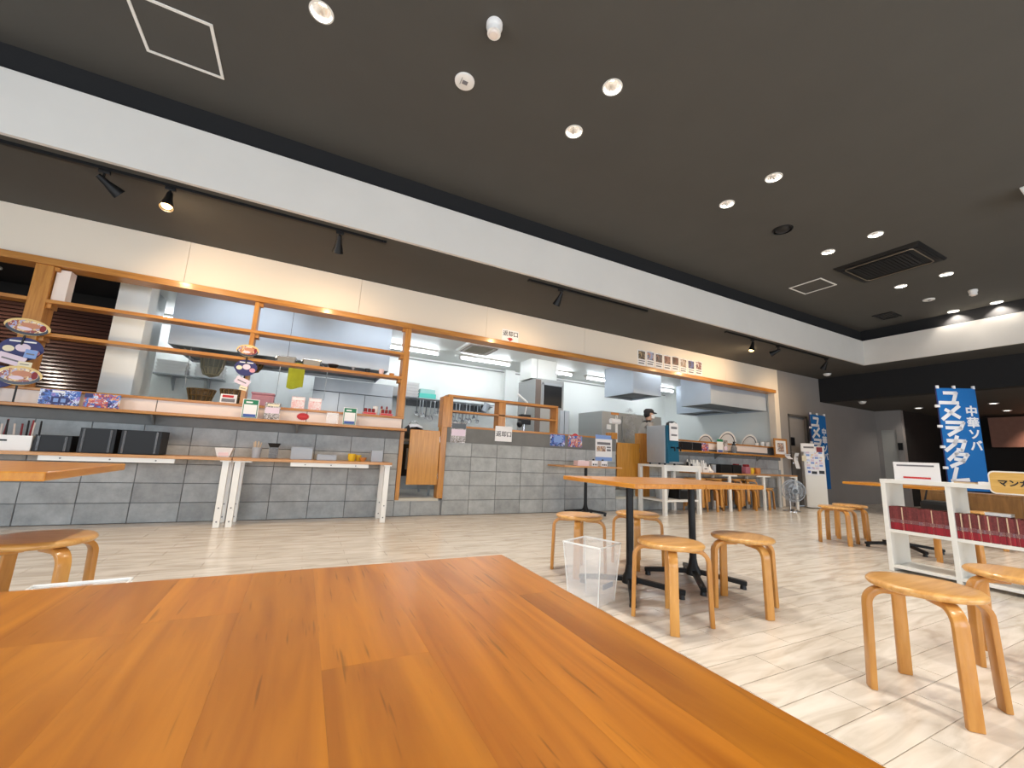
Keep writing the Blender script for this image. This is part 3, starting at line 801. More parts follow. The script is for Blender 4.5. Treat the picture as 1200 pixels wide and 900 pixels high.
# ================================================================== COUNTER JOINERY
# wooden display frame in the left window
t = thing('window_shelf_frame', 'open wooden shelf frame standing in the left kitchen window', 'shelf', (-0.7, D + 0.08, 1.34))
for a, b in ((-2.68, -2.54), (-0.735, -0.685), (1.13, 1.215)):
    bx(a, b, D - 0.02, D + 0.16, 1.345, 2.625).build('post', 'wood_post', t, bevel=0.004)
bx(-2.54, 1.13, D - 0.03, D + 0.15, 2.225, 2.262).build('shelf_board', 'wood_trim', t, bevel=0.003)
bx(-2.54, 1.13, D - 0.03, D + 0.15, 1.875, 1.912).build('shelf_board', 'wood_trim', t, bevel=0.003)
for x in (-2.52, -0.665, 1.11):
    for z in (2.175, 1.825):
        bx(x - 0.02, x + 0.02, D + 0.0, D + 0.12, z, z + 0.05).build('cleat', 'wood_trim', t, bevel=0.002)
    bx(x - 0.02, x + 0.02, D - 0.01, D + 0.05, 2.575, 2.62).build('cleat', 'wood_trim', t, bevel=0.002)
bx(-2.53, -2.42, D + 0.02, D + 0.14, 2.27, 2.61).build('pale_block', 'board_white', t, bevel=0.003)
bx(XL, -2.68, D - 0.02, D + 0.14, 2.225, 2.262).build('shelf_board', 'wood_trim', t)
# sill with white boards
def sill(x0, x1, label, boards, name='window_sill'):
    t = thing(name, label, 'window sill', ((x0 + x1) / 2, D + 0.08, 1.14))
    bx(x0, x1, D - 0.01, D + 0.16, 1.315, 1.345).build('sill_board', 'wood_trim', t, bevel=0.003)
    for a, b in boards: bx(a + 0.004, b - 0.004, D + 0.01, D + 0.03, 1.185, 1.315).build('white_board', 'board_white', t, bevel=0.002)
    bx(x0, x1, D + 0.03, D + 0.15, 1.14, 1.315).build('core', 'cap_concrete', t)
sill(XL, 1.22, 'wooden window sill on white boards above the left counter', ((XL, -3.0), (-3.0, -1.5), (-1.5, 0.0), (0.0, 1.2)))
def ledge(x0, x1, z, label):
    t = thing('counter_ledge', label, 'ledge', ((x0 + x1) / 2, D - 0.1, z))
    bx(x0, x1, D - 0.17, D + 0.008, z, z + 0.032).build('ledge_board', 'wood_trim', t, bevel=0.004)
    k = x0 + 0.3
    while k < x1:
        m = MB(); m.prism([(D - 0.004, z), (D - 0.14, z), (D - 0.004, z - 0.11)], k, k + 0.02)
        m.v = [(b, a, c) for a, b, c in m.v]; m.build('bracket', 'cap_concrete', t); k += 1.4
ledge(XL, 1.24, 1.145, 'long wooden ledge along the left counter holding cards and fans')
t = thing('hatch_jamb', 'narrow wooden jamb at the end of the left counter', 'door jamb', (1.22, D + 0.07, 0.215))
bx(1.19, 1.245, D - 0.02, D + 0.15, 0.215, 1.14).build('jamb_board', 'wood_post', t, bevel=0.003)
bx(1.19, 1.80, D - 0.01, D + 0.15, 0.20, 0.235).build('threshold_strip', mat('threshold', (196, 190, 176), 0.5), t)
# swing doors
def swing(x0, x1, p0, p1, z0, z1, pz, label):
    t = thing('swing_door', label, 'door', ((x0 + x1) / 2, D + 0.07, 0.215))
    bx(x0, x1, D + 0.0, D + 0.03, z0, z1).build('door_leaf', 'wood_door', t, bevel=0.004)
    bx(p0, p1, D - 0.02, D + 0.14, 0.235, pz).build('door_post', 'wood_post', t, bevel=0.004)
    for z in (z0 + 0.12, z1 - 0.12): MB().cyl((x1 + 0.003, D + 0.01, z - 0.04), (x1 + 0.003, D + 0.01, z + 0.04), 0.008, n=8).build('hinge', 'chrome', t, smooth=True)
    return t
swing(1.33, 1.765, 1.772, 1.858, 0.42, 1.185, 1.25, 'wooden swing hatch door between the left counter and the return counter')
t2 = swing(5.085, 5.62, 5.635, 5.845, 0.42, 1.20, 1.40, 'wooden swing hatch door beside the blue-white poster')
bx(4.93, 5.07, D - 0.02, D + 0.14, 1.255, 1.37).build('post_cap', 'wood_post', t2, bevel=0.004)
bx(5.05, 5.83, D - 0.01, D + 0.15, 0.20, 0.235).build('threshold_strip', 'threshold', t2)
# small wooden shelf unit on the return counter
t = thing('counter_shelf_unit', 'open wooden two-tier shelf on top of the return counter', 'shelf', (2.8, D + 0.08, 1.25))
bx(1.921, 3.80, D - 0.01, D + 0.16, 1.25, 1.283).build('base_board', 'wood_trim', t, bevel=0.003)
bx(1.84, 3.78, D - 0.02, D + 0.18, 1.70, 1.735).build('top_board', 'wood_trim', t, bevel=0.003)
bx(1.92, 3.76, D - 0.01, D + 0.17, 1.480, 1.505).build('shelf_board', 'wood_trim', t, bevel=0.003)
bx(1.772, 1.92, D - 0.02, D + 0.18, 1.251, 1.70).build('end_panel', 'wood_post', t, bevel=0.003)
bx(2.68, 2.80, D - 0.01, D + 0.17, 1.283, 1.70).build('divider', 'wood_post', t, bevel=0.003)
bx(3.74, 3.78, D - 0.02, D + 0.18, 1.283, 1.70).build('end_panel', 'wood_post', t, bevel=0.003)
bx(3.80, 4.93, D - 0.01, D + 0.16, 1.25, 1.275).build('counter_strip', 'wood_trim', t, bevel=0.003)
# right counter
ledge(6.0, 9.98, 1.105, 'wooden ledge along the right counter holding trays and plates')
sill(5.86, 9.92, 'wooden window sill with white boards on the right counter', ((5.87, 7.2), (7.2, 8.35), (8.35, 9.55)))

# ================================================================== BENCH TABLES IN FRONT OF THE COUNTER
def bench(x0, x1, label, legs, apron=None, z=0.725, y0=5.33, y1=5.78):
    t = thing('counter_bench', label, 'bench table', ((x0 + x1) / 2, 5.55, 0))
    bx(x0, x1, y0, y1, z - 0.03, z).build('bench_top', 'wood_bench', t, bevel=0.003)
    for x in legs:
        for y in (y0 + 0.03, y1 - 0.08):
            bx(x - 0.03, x + 0.03, y, y + 0.045, 0, z - 0.03).build('leg', 'white_metal', t, bevel=0.003)
            for zz in (0.06, 0.20): MB().cyl((x, y - 0.004, zz), (x, y + 0.002, zz), 0.008, n=8).build('bolt', 'ink_grey', t)
        bx(max(x0, x - 0.05), min(x1, x + 0.13), y0 + 0.02, y0 + 0.07, z - 0.045, z - 0.03).build('leg_plate', 'white_metal', t)
    if apron:
        ap = bx(apron[0], apron[1], y0 + 0.012, y0 + 0.03, z - 0.075, z - 0.03).build('apron_rail', 'white_metal', t, bevel=0.002)
        n = 3
        for k in range(n):
            x = apron[0] + 0.15 + k * (apron[1] - apron[0] - 0.3) / (n - 1)
            MB().cyl((x, y0 + 0.008, z - 0.052), (x, y0 + 0.013, z - 0.052), 0.007, n=8).build('screw', 'ink_grey', ap)
    return t
bench(-4.2, -0.665, 'long narrow wooden bench table with white legs holding black trays', (-4.1, -0.715), (-2.15, -1.15))
bench(-0.655, 1.03, 'narrow wooden bench table with white legs holding cups and straws', (-0.605, 0.98), (-0.1, 0.75))
# T-legged bench tables by the right counter
def tbench(x0, x1, xl, label):
    t = thing('counter_bench', label, 'bench table', ((x0 + x1) / 2, 5.5, 0)); z = 0.725
    bx(x0, x1, 5.33, 5.75, z - 0.028, z).build('bench_top', 'wood_bench', t, bevel=0.003)
    for x in xl:
        bx(x - 0.035, x + 0.035, 5.335, 5.365, 0, z - 0.05).build('leg', 'white_metal', t, bevel=0.003)
        bx(x - 0.035, x + 0.035, 5.70, 5.73, 0, z - 0.05).build('leg', 'white_metal', t, bevel=0.003)
        bx(x - 0.22, x + 0.22 if x < 9.6 else x + 0.035, 5.335, 5.36, z - 0.055, z - 0.028).build('top_bracket', 'white_metal', t, bevel=0.002)
tbench(6.60, 8.02, (7.52,), 'T-legged wooden bench table above the stool stacks nearest the dispenser rack')
tbench(8.03, 9.80, (8.60, 9.755), 'T-legged wooden bench table over the electric fan')

# ================================================================== STOOLS
def make_stool():
    t = thing('round_stool', 'stool', 'stool')
    seat = MB().lathe([(0.0, 0.411), (0.165, 0.411), (0.182, 0.416), (0.188, 0.425), (0.187, 0.432), (0.178, 0.440), (0.15, 0.4415), (0.0, 0.4415)], n=40)
    seat.build('seat', 'wood_seat', t, smooth=True, angle=60)
    for k in range(4):
        a = R_(45 + 90 * k); d = Vector((math.cos(a), math.sin(a), 0)); s_ = Vector((-d.y, d.x, 0))
        pth = [d * 0.212 + Vector((0, 0, 0)), d * 0.207 + Vector((0, 0, 0.18)), d * 0.203 + Vector((0, 0, 0.335))]
        cx, cz, r = 0.203 - 0.062, 0.336, 0.062
        for j in range(1, 8): pth.append(d * (cx + r * math.cos(R_(j * 90 / 7))) + Vector((0, 0, cz + r * math.sin(R_(j * 90 / 7)))))
        pth.append(d * 0.05 + Vector((0, 0, cz + r)))
        MB().ribbon(pth, s_, 0.048, 0.024).build('leg', 'wood_stool', t, bevel=0.004, smooth=True, angle=35)
    return t
ST = make_stool()
stools = [
 ((2.41, 0.845, 0), 0, 'round bent-leg wooden stool standing alone on the tiles before the bookcase', 0),
 ((3.20, 0.76, 0), 8, 'round wooden stool touching the bookcase side, half out of view', 0),
 ((2.00, 1.82, 0), 1, 'round wooden stool between the clear bin and the paired tables\' front', 0),
 ((2.66, 1.82, 0), 26, 'round wooden stool at the front of the paired tables, clear of the bin', 0),
 ((2.08, 2.83, 0), 5, 'round wooden stool behind the clear bin', 0),
 ((2.72, 2.84, 0), 0, 'round wooden stool behind the paired tables, beside the black pole', 0),
 ((-1.00, 2.66, 0), 0, 'round wooden stool tucked under the table by the left counter', 0),
 ((6.08, 2.88, 0), 10, 'round wooden stool in front of the far table, left of the bookcase', 0),
 ((6.63, 2.98, 0), 28, 'round wooden stool close behind another stool at the far table', 0),
 ((6.20, 1.86, 0), 20, 'round wooden stool seen through the lower opening of the bookcase', 0),
 ((8.00, 2.08, 0), 0, 'round wooden stool seen through the upper opening of the bookcase', 0),
 ((8.92, 5.57, 0), 15, 'single round wooden stool under the bench table beside the fan', 0),
]
for i, (loc, rz, lab, g) in enumerate(stools):
    if i == 0: place(ST, loc, R_(rz)); ST['label'] = lab
    else: dup(ST, loc, R_(rz), lab)
NEAR = ('next to the dispenser rack', 'second from the dispenser rack', 'third from the dispenser rack', 'next to the single stool')
LVL = ('bottom', 'second', 'third')
for si, x in enumerate((6.76, 7.24, 7.80, 8.30)):
    for k in range(3):
        dup(ST, (x, 5.53 + 0.01 * (si % 2), k * 0.088), R_(8 + 24 * k + si * 11), '%s stool of the stored stool stack %s' % (LVL[k], NEAR[si]), 'stools stacked under the right bench tables')

# ================================================================== TABLES
TZ = 0.755
def pedestal(t, c, rz=0.0, z=TZ, r=0.026, arm=0.36, ang=50):
    x, y = c
    MB().cyl((x, y, 0.09), (x, y, z - 0.035), r, n=18).build('pole', 'black_metal', t, smooth=True)
    MB().lathe([(0.055, 0.05), (0.055, 0.085), (0.036, 0.12), (0.027, 0.17)], c=(x, y, 0), n=18).build('hub', 'black_metal', t, smooth=True)
    for k, a in enumerate((ang, 180 - ang, 180 + ang, -ang)):
        d = Vector((math.cos(R_(a) + rz), math.sin(R_(a) + rz), 0)); s_ = Vector((-d.y, d.x, 0)); p = Vector((x, y, 0))
        f = MB().ribbon([p + d * 0.03 + Vector((0, 0, 0.075)), p + d * (arm * 0.55) + Vector((0, 0, 0.06)), p + d * arm + Vector((0, 0, 0.04))], s_, 0.04, 0.032).build('foot', 'black_metal', t, bevel=0.006)
        q = p + d * (arm - 0.025)
        MB().cyl(q, q + Vector((0, 0, 0.035)), 0.022, 0.018, n=12).build('foot_pad', 'black_plastic', f)
    bx(x - 0.17, x + 0.17, y - 0.17, y + 0.17, z - 0.038, z - 0.031).build('top_plate', 'black_metal', t)
def plain_table(x0, x1, y0, y1, label, rz=0, thick=0.03, arm=0.36):
    t = thing('pedestal_table', label, 'table', ((x0 + x1) / 2, (y0 + y1) / 2, 0))
    bx(x0, x1, y0, y1, TZ - thick, TZ).build('tabletop', 'wood_table', t, bevel=0.005)
    pedestal(t, ((x0 + x1) / 2, (y0 + y1) / 2), arm=arm)
    return t
# near table: every stave of its glued top
t = thing('pedestal_table', 'orange varnished stave-top table filling the foreground', 'table', (-0.043, 0.17, 0))
TX0, TX1, TY0, TY1 = -0.363, 0.277, -0.216, 0.564
bx(TX0 + 0.004, TX1 - 0.004, TY0 + 0.004, TY1 - 0.004, TZ - 0.031, TZ - 0.012).build('core_board', 'wood_table', t)
random.seed(21)
x = TX0; k = 0
wid = [0.062, 0.070, 0.058, 0.075, 0.066, 0.060, 0.072, 0.062, 0.058, 0.057]
wid = [w * (TX1 - TX0) / sum(wid) for w in wid]
for w in wid:
    cuts = [TY0]
    y = TY0 + random.uniform(0.12, 0.4)
    while y < TY1 - 0.1:
        cuts.append(y); y += random.uniform(0.34, 0.5)
    cuts.append(TY1)
    for a, b in zip(cuts[:-1], cuts[1:]):
        g = 0.00003
        bx(x + g, x + w - g, a + g, b - g, TZ - 0.0122, TZ).build('stave', 'stave', t)
    x += w
pedestal(t, (-0.043, 0.17))
plain_table(1.84, 2.478, 1.94, 2.72, 'wooden pedestal table of the pair, on the side of the clear bin')
plain_table(2.482, 3.12, 1.94, 2.72, 'wooden pedestal table of the pair, away from the clear bin')
plain_table(-2.00, -0.845, 2.18, 2.96, 'wooden pedestal table standing before the left counter with black trays', thick=0.035, arm=0.30)
plain_table(6.10, 6.75, 1.97, 2.80, 'wooden pedestal table at the far stools near the ticket machine')
# small dark-topped table at the return counter
t = thing('side_table', 'small brown side table on one black pole before the block wall', 'table', (4.12, 5.45, 0))
bx(3.55, 4.68, 5.22, 5.70, 0.745, 0.77).build('tabletop', 'wood_bench', t, bevel=0.003)
pedestal(t, (4.14, 5.47), z=0.785, arm=0.33, ang=35)

# ================================================================== THINGS ON AND OVER THE LEFT COUNTER
LZ = 1.177           # top of the left ledge
BZ = 0.725           # top of the benches
def sheet(name, label, cat, c, w, h, y, paper='paper', pic=None, group=None, th=0.004, margin=0.06, tilt=0.0, pics=None):
    """flat printed sheet facing -Y, c = (x, z of the lower edge); pics = [(u0,u1,v0,v1,material,name)] in 0..1 of the sheet"""
    x, z = c
    t = thing(name, label, cat, (x, y, z), group)
    bx(x - w / 2, x + w / 2, y, y + th, z, z + h).build('sheet', paper, t)
    for i_, (u0, u1, v0, v1, m, nm) in enumerate(pics or ([(margin, 1 - margin, margin, 1 - margin, pic, 'printed_picture')] if pic else [])):
        bx(x - w / 2 + u0 * w, x - w / 2 + u1 * w, y - 0.0012 - 0.0005 * i_, y, z + v0 * h, z + v1 * h).build(nm, m, t)
    if tilt:
        M = Matrix.Rotation(tilt, 4, 'Y')
        for ch in t.children: ch.data.transform(M)
    return t
def stand(t, w, h, x, y, z):           # small easel strut so that a card stands by itself
    MB().hexa([(x - w * 0.15, y + 0.05, z), (x + w * 0.15, y + 0.05, z), (x + w * 0.15, y + 0.054, z), (x - w * 0.15, y + 0.054, z)],
              [(x - w * 0.1, y + 0.004, z + h * 0.7), (x + w * 0.1, y + 0.004, z + h * 0.7), (x + w * 0.1, y + 0.006, z + h * 0.7), (x - w * 0.1, y + 0.006, z + h * 0.7)]).build('easel_strut', 'white_plastic', t)
YL = D - 0.10
p = WY(68, 474, YL); t = sheet('flyer_card', 'blue landscape flyer with dark round pictures standing on the left ledge', 'flyer', (p.x, LZ), 0.30, 0.155, YL, 'print_blue', None, pics=[(0.3, 0.72, 0.1, 0.55, 'navy', 'dark_picture'), (0.36, 0.48, 0.2, 0.45, 'pale_blue_print', 'round_picture'), (0.54, 0.66, 0.2, 0.45, 'pale_blue_print', 'round_picture'), (0.3, 0.6, 0.8, 0.95, 'paper', 'caption')]); stand(t, 0.3, 0.155, p.x, YL, LZ)
p = WY(118, 478, YL); t = sheet('flyer_card', 'blue landscape flyer with orange lettering patch standing on the left ledge', 'flyer', (p.x, LZ), 0.28, 0.145, YL, 'print_blue_red', None, pics=[(0.0, 0.22, 0.7, 1.0, 'navy', 'corner_picture'), (0.12, 0.6, 0.3, 0.65, 'print_warm', 'title_patch'), (0.68, 0.95, 0.1, 0.6, 'print_blue', 'small_picture')]); stand(t, 0.28, 0.145, p.x, YL, LZ)
def card(px, label, w=0.165, h=0.225):
    p = WY(px, 487, YL)
    t = sheet('menu_card', label, 'sign', (p.x, LZ), w, h, YL, 'white_plastic', None, th=0.006, pics=[(0.05, 0.95, 0.03, 0.97, 'green_print', 'green_border'), ])
    x = p.x
    bx(x - w * 0.40, x + w * 0.40, YL - 0.0022, YL - 0.0012, LZ + h * 0.06, LZ + h * 0.72).build('white_panel', 'paper', t)
    bx(x - w * 0.38, x + w * 0.38, YL - 0.0032, YL - 0.0022, LZ + h * 0.07, LZ + h * 0.22).build('blue_band', 'blue_print', t)
    bx(x - w * 0.3, x + w * 0.1, YL - 0.0022, YL - 0.0012, LZ + h * 0.80, LZ + h * 0.88).build('heading', 'paper', t)
    stand(t, w, h, x, YL, LZ)
card(292, 'green-bordered sign card with white panel, beside the magazine')
card(410, 'green-bordered sign card with white panel, beside the red seasoning boxes')
p = WY(318, 489, YL); t = sheet('magazine', 'portrait magazine with grey photographs leaning on the left ledge', 'magazine', (p.x, LZ), 0.165, 0.205, YL, 'print_magazine', None, pics=[(0.05, 0.95, 0.38, 0.72, 'pale_lilac', 'text_block'), (0.15, 0.9, 0.80, 0.92, 'cream_print', 'title_band')]); stand(t, 0.165, 0.205, p.x, YL, LZ)
YS = D - 0.014      # on the sill
p = WY(268, 480, D + 0.02); t = sheet('name_card', 'small white standing card with a red oval on the sill', 'sign', (p.x - 0.02, 1.345), 0.165, 0.105, D + 0.02, 'paper', None, pics=[(0.12, 0.8, 0.62, 0.9, 'red', 'red_oval'), (0.1, 0.9, 0.12, 0.5, 'ink_grey', 'text_lines')]); stand(t, 0.16, 0.1, p.x, D + 0.02, 1.345)
for k, (px, lab) in enumerate(((349, 'red-printed menu sheet in clear sleeve, the one beside the yellow-green cloth'), (369, 'red-printed menu sheet in clear sleeve, the one towards the steel panel'))):
    p = WY(px, 474, D + 0.02); t = sheet('menu_sheet', lab, 'menu', (p.x, 1.345), 0.15, 0.15, D + 0.02 , 'print_red_text', None, pics=[(0.06, 0.94, 0.72, 0.95, 'paper', 'heading')]); stand(t, 0.15, 0.15, p.x, D + 0.02, 1.345)
# red burst sticker on the white board
p = WY(355, 488, D)
st = []
for k in range(40): a = 2 * math.pi * k / 40; r = 1.0 if k % 2 else 0.86; st.append((p.x + 0.075 * r * math.cos(a), 1.25 + 0.048 * r * math.sin(a)))
t = thing('burst_sticker', 'red starburst sticker on the white board of the left sill', 'sticker', (p.x, D + 0.006, 1.2))
MB().prism(st, D + 0.006, D + 0.0095).build('burst', 'red', t)
bx(p.x - 0.045, p.x + 0.045, D + 0.0045, D + 0.0062, 1.237, 1.263).build('text_band', 'red_ink', t)
# clear acrylic holder
p = WY(389, 495, YL)
t = thing('leaflet_holder', 'clear acrylic leaflet holder beside the second green-bordered card', 'holder', (p.x, YL, LZ))
m = MB(); x = p.x; m.box(x - 0.07, x + 0.07, YL, YL + 0.003, LZ, LZ + 0.13).box(x - 0.07, x + 0.07, YL + 0.04, YL + 0.043, LZ, LZ + 0.15).box(x - 0.07, x + 0.07, YL + 0.003, YL + 0.04, LZ, LZ + 0.003)
m.build('holder_body', 'clear_plastic', t); bx(x - 0.07, x + 0.07, YL - 0.002, YL + 0.006, LZ + 0.125, LZ + 0.135).build('rim', 'clear_rim', t)

def uchiwa(px, py, y, wd, ht, kind, label, stick=True, tilt=0.0):
    """paper fan; py = centre of the blade"""
    c = WY(px, py, y)
    t = thing('paper_fan', label, 'fan', (c.x, y, c.z - ht / 2))
    prof = [(c.x + wd / 2 * math.cos(2 * math.pi * k / 36) * (1.0 if math.sin(2 * math.pi * k / 36) > -0.3 else 0.93), c.z + ht / 2 * math.sin(2 * math.pi * k / 36)) for k in range(36)]
    rim = 'clear_rim' if kind == 'ramen' else 'navy'
    MB().prism(prof, y, y + 0.004).build('blade', 'bowl_soup' if kind == 'ramen' else 'navy', t)
    def ell(name, ux, uz, rx, rz, m, dy):
        pr = [(c.x + ux * wd + rx * wd * math.cos(2 * math.pi * k / 24), c.z + uz * ht + rz * ht * math.sin(2 * math.pi * k / 24)) for k in range(24)]
        return MB().prism(pr, y - dy, y - dy + 0.001).build(name, m, t)
    if kind == 'ramen':
        ell('bowl_edge', 0, -0.08, 0.46, 0.40, 'ceramic_rim', 0.0012)
        ell('soup', 0, 0.03, 0.42, 0.36, 'print_ramen', 0.0024)
        ell('meat', 0.06, 0.10, 0.22, 0.16, mat('meat', (196, 134, 104), 0.5), 0.0036)
        ell('greens', -0.04, -0.12, 0.16, 0.10, 'pale_lilac', 0.0048)
        ell('dark_slice', 0.33, 0.05, 0.07, 0.2, 'dark_red', 0.0036)
    else:
        ell('picture', -0.28, -0.02, 0.13, 0.13, 'cream_print', 0.0012)
        ell('picture', 0.03, 0.06, 0.17, 0.17, 'pale_lilac', 0.0012)
        ell('picture', 0.30, -0.12, 0.13, 0.13, 'pink', 0.0012)
        bx(c.x - wd * 0.3, c.x + wd * 0.3, y - 0.0014, y, c.z + ht * 0.29, c.z + ht * 0.35).build('caption', 'paper', t)
    if stick:
        MB().cyl((c.x, y + 0.012, c.z - ht / 2 + 0.03), (c.x, y + 0.012, c.z - ht / 2 - stick), 0.008, n=8).build('handle', 'black_plastic', t)
    if tilt:
        M = Matrix.Rotation(tilt, 4, 'Y')
        for ch in t.children: ch.data.transform(M)
    return t
YU = D - 0.06
uchiwa(31, 383, YU, 0.34, 0.17, 'ramen', 'noodle bowl fan at the top of the cluster by the thick wooden post', 0.10, 0.1)
uchiwa(25, 409, YU + 0.02, 0.32, 0.24, 'navy', 'navy round fan with pale discs in the cluster by the thick wooden post', 0.12)
uchiwa(22, 440, YU - 0.03, 0.33, 0.19, 'ramen', 'noodle bowl fan on a black stick, lowest of the cluster by the thick post', 0.20)
uchiwa(-4, 441, YU + 0.02, 0.30, 0.22, 'navy', 'navy fan cut off at the frame beside the lower noodle bowl fan', 0.12)
uchiwa(290.5, 411, YU, 0.235, 0.15, 'ramen', 'noodle bowl fan hanging on the thin middle post of the shelf frame', 0.08)
uchiwa(288, 431, YU + 0.02, 0.235, 0.20, 'navy', 'navy fan with pale discs hanging on the thin middle post', 0.05)
def note(px, py, w, h, m, label, tilt, y=YU - 0.012):
    c = WY(px, py, y); t = thing('paper_note', label, 'note', (c.x, y, c.z))
    bx(c.x - w / 2, c.x + w / 2, y, y + 0.002, c.z - h / 2, c.z + h / 2).build('sheet', m, t)
    bx(c.x - w * 0.35, c.x + w * 0.3, y - 0.001, y, c.z - h * 0.1, c.z + h * 0.05).build('text_lines', 'ink_grey', t)
    for ch in t.children: ch.data.transform(Matrix.Rotation(tilt, 4, 'Y'))
note(13, 421, 0.20, 0.10, 'pale_lilac', 'pale lilac slip fixed to the navy fan by the thick post', 0.25)
note(29, 427, 0.10, 0.05, 'cream_print', 'small cream tag under the navy fan by the thick post', 0.05, YU - 0.016)
note(36, 415, 0.09, 0.085, 'pale_blue_print', 'small blue sticker on the navy fan by the thick post', 0.1, YU - 0.008)
note(284, 447, 0.15, 0.085, 'pale_lilac', 'pale lilac slip fixed to the navy fan on the middle post', 0.4)
note(285, 455, 0.08, 0.05, 'cream_print', 'small cream tag under the navy fan on the middle post', 0.2, YU - 0.016)

# --- on the upper wooden shelf
SZ = 1.912
def open_tray(px, w, h, d, label, m='tray_steel', cat='tray', y=D + 0.06, z=SZ, name='steel_tray', handles=True):
    x = WY(px, 420, y).x; t = thing(name, label, cat, (x, y, z))
    m_ = MB(); th = 0.004
    m_.box(x - w / 2, x + w / 2, y - d / 2, y + d / 2, z, z + th).box(x - w / 2, x + w / 2, y - d / 2, y - d / 2 + th, z, z + h).box(x - w / 2, x + w / 2, y + d / 2 - th, y + d / 2, z, z + h)
    m_.box(x - w / 2, x - w / 2 + th, y - d / 2, y + d / 2, z, z + h).box(x + w / 2 - th, x + w / 2, y - d / 2, y + d / 2, z, z + h)
    m_.build('tray_body', m, t)
    rm = MB(); q = [(x - w / 2 - 0.006, y - d / 2 - 0.006, z + h), (x + w / 2 + 0.006, y - d / 2 - 0.006, z + h), (x + w / 2 + 0.006, y + d / 2 + 0.006, z + h), (x - w / 2 - 0.006, y + d / 2 + 0.006, z + h)]
    rm.tube(q, 0.005, 6, closed=True); rm.build('rim', 'chrome', t)
    if handles:
        for s_ in (-1, 1):
            MB().tube([(x + s_ * (w / 2 + 0.004), y - 0.03, z + h), (x + s_ * (w / 2 + 0.022), y - 0.03, z + h * 0.7), (x + s_ * (w / 2 + 0.022), y + 0.03, z + h * 0.7), (x + s_ * (w / 2 + 0.004), y + 0.03, z + h)], 0.004, 6).build('handle', 'chrome', t)
    return t
open_tray(336, 0.20, 0.075, 0.14, 'steel food tray on the upper shelf, the one by the noodle bowl fan')
open_tray(366, 0.20, 0.075, 0.14, 'steel food tray on the upper shelf, the one by the black bowl')
def lathed(name, label, cat, px, py, y, z, prof, m, parts=(), x=None, n=20, group=None):
    x = WY(px, py, y).x if x is None else x
    t = thing(name, label, cat, (x, y, z), group)
    MB().lathe(prof, c=(x, y, z), n=n).build('body', m, t, smooth=True)
    for nm, pr, mm in parts: MB().lathe(pr, c=(x, y, z), n=n).build(nm, mm, t, smooth=True)
    return t
BOWL = [(0.0, 0.0), (0.035, 0.0), (0.037, 0.01), (0.06, 0.03), (0.072, 0.055), (0.069, 0.055), (0.055, 0.03), (0.0, 0.012)]
lathed('black_bowl', 'black bowl on the upper shelf beside the steel trays', 'bowl', 391, 425, D + 0.05, SZ, BOWL, 'black_plastic', [('rim', [(0.070, 0.054), (0.074, 0.056), (0.070, 0.058)], 'dark_red')])
CUP = [(0.0, 0.0), (0.026, 0.0), (0.034, 0.045), (0.036, 0.06), (0.033, 0.06), (0.024, 0.006), (0.0, 0.006)]
lathed('glass_cup', 'small clear stemmed glass on the upper shelf', 'cup', 414, 430, D + 0.05, SZ, [(0.0, 0.0), (0.024, 0.0), (0.024, 0.004), (0.006, 0.008), (0.006, 0.025), (0.034, 0.06), (0.032, 0.06), (0.0, 0.028)], 'frosted', [('lip', [(0.031, 0.058), (0.035, 0.06), (0.031, 0.062)], 'clear_rim')])
lathed('dark_cup', 'small black cup on the upper shelf', 'cup', 431, 432, D + 0.05, SZ, CUP, 'black_plastic', [('lip', [(0.033, 0.058), (0.037, 0.061), (0.033, 0.063)], 'ink')])
lathed('pink_cup', 'pinkish paper cup on the upper shelf towards the right post', 'cup', 447, 435, D + 0.05, SZ, [(a * 1.05, b * 1.25) for a, b in CUP], 'pink_pale', [('lip', [(0.034, 0.073), (0.039, 0.076), (0.034, 0.078)], 'paper')])
lathed('low_cup', 'low brownish cup on the upper shelf next to the right post', 'cup', 459, 440, D + 0.05, SZ, [(a, b * 0.6) for a, b in CUP], 'orange_pot', [('lip', [(0.033, 0.035), (0.037, 0.037), (0.033, 0.039)], 'wood_trim')])

# --- on the ledge / sill at the right end
def seasoning(px, label):
    y = D + 0.02; x = WY(px, 482, y).x; z = 1.345
    t = thing('seasoning_box', label, 'box', (x, y, z))
    bx(x - 0.085, x + 0.085, y - 0.03, y + 0.05, z, z + 0.03).build('tray', 'pink', t, bevel=0.003)
    bx(x - 0.075, x + 0.075, y - 0.0315, y - 0.03, z + 0.006, z + 0.024).build('label_band', 'red_ink', t)
    for k in range(3): MB().lathe([(0.0, 0.0), (0.021, 0.0), (0.021, 0.045), (0.017, 0.052), (0.0, 0.052)], c=(x - 0.05 + k * 0.05, y + 0.01, z + 0.03), n=12).build('jar', 'dark_red', t, smooth=True)
seasoning(433, 'pink seasoning box with dark red jars, the one next to the green-bordered card')
seasoning(453, 'pink seasoning box with dark red jars, the one next to the right post')
lathed('milk_jug', 'small white jug standing behind the seasoning boxes', 'jug', 441, 470, D + 0.11, 1.345, [(0.0, 0), (0.03, 0), (0.032, 0.04), (0.036, 0.12), (0.032, 0.12), (0.028, 0.01), (0, 0.01)], 'white_plastic', [('lip', [(0.033, 0.118), (0.042, 0.124), (0.034, 0.126)], 'white_plastic')])
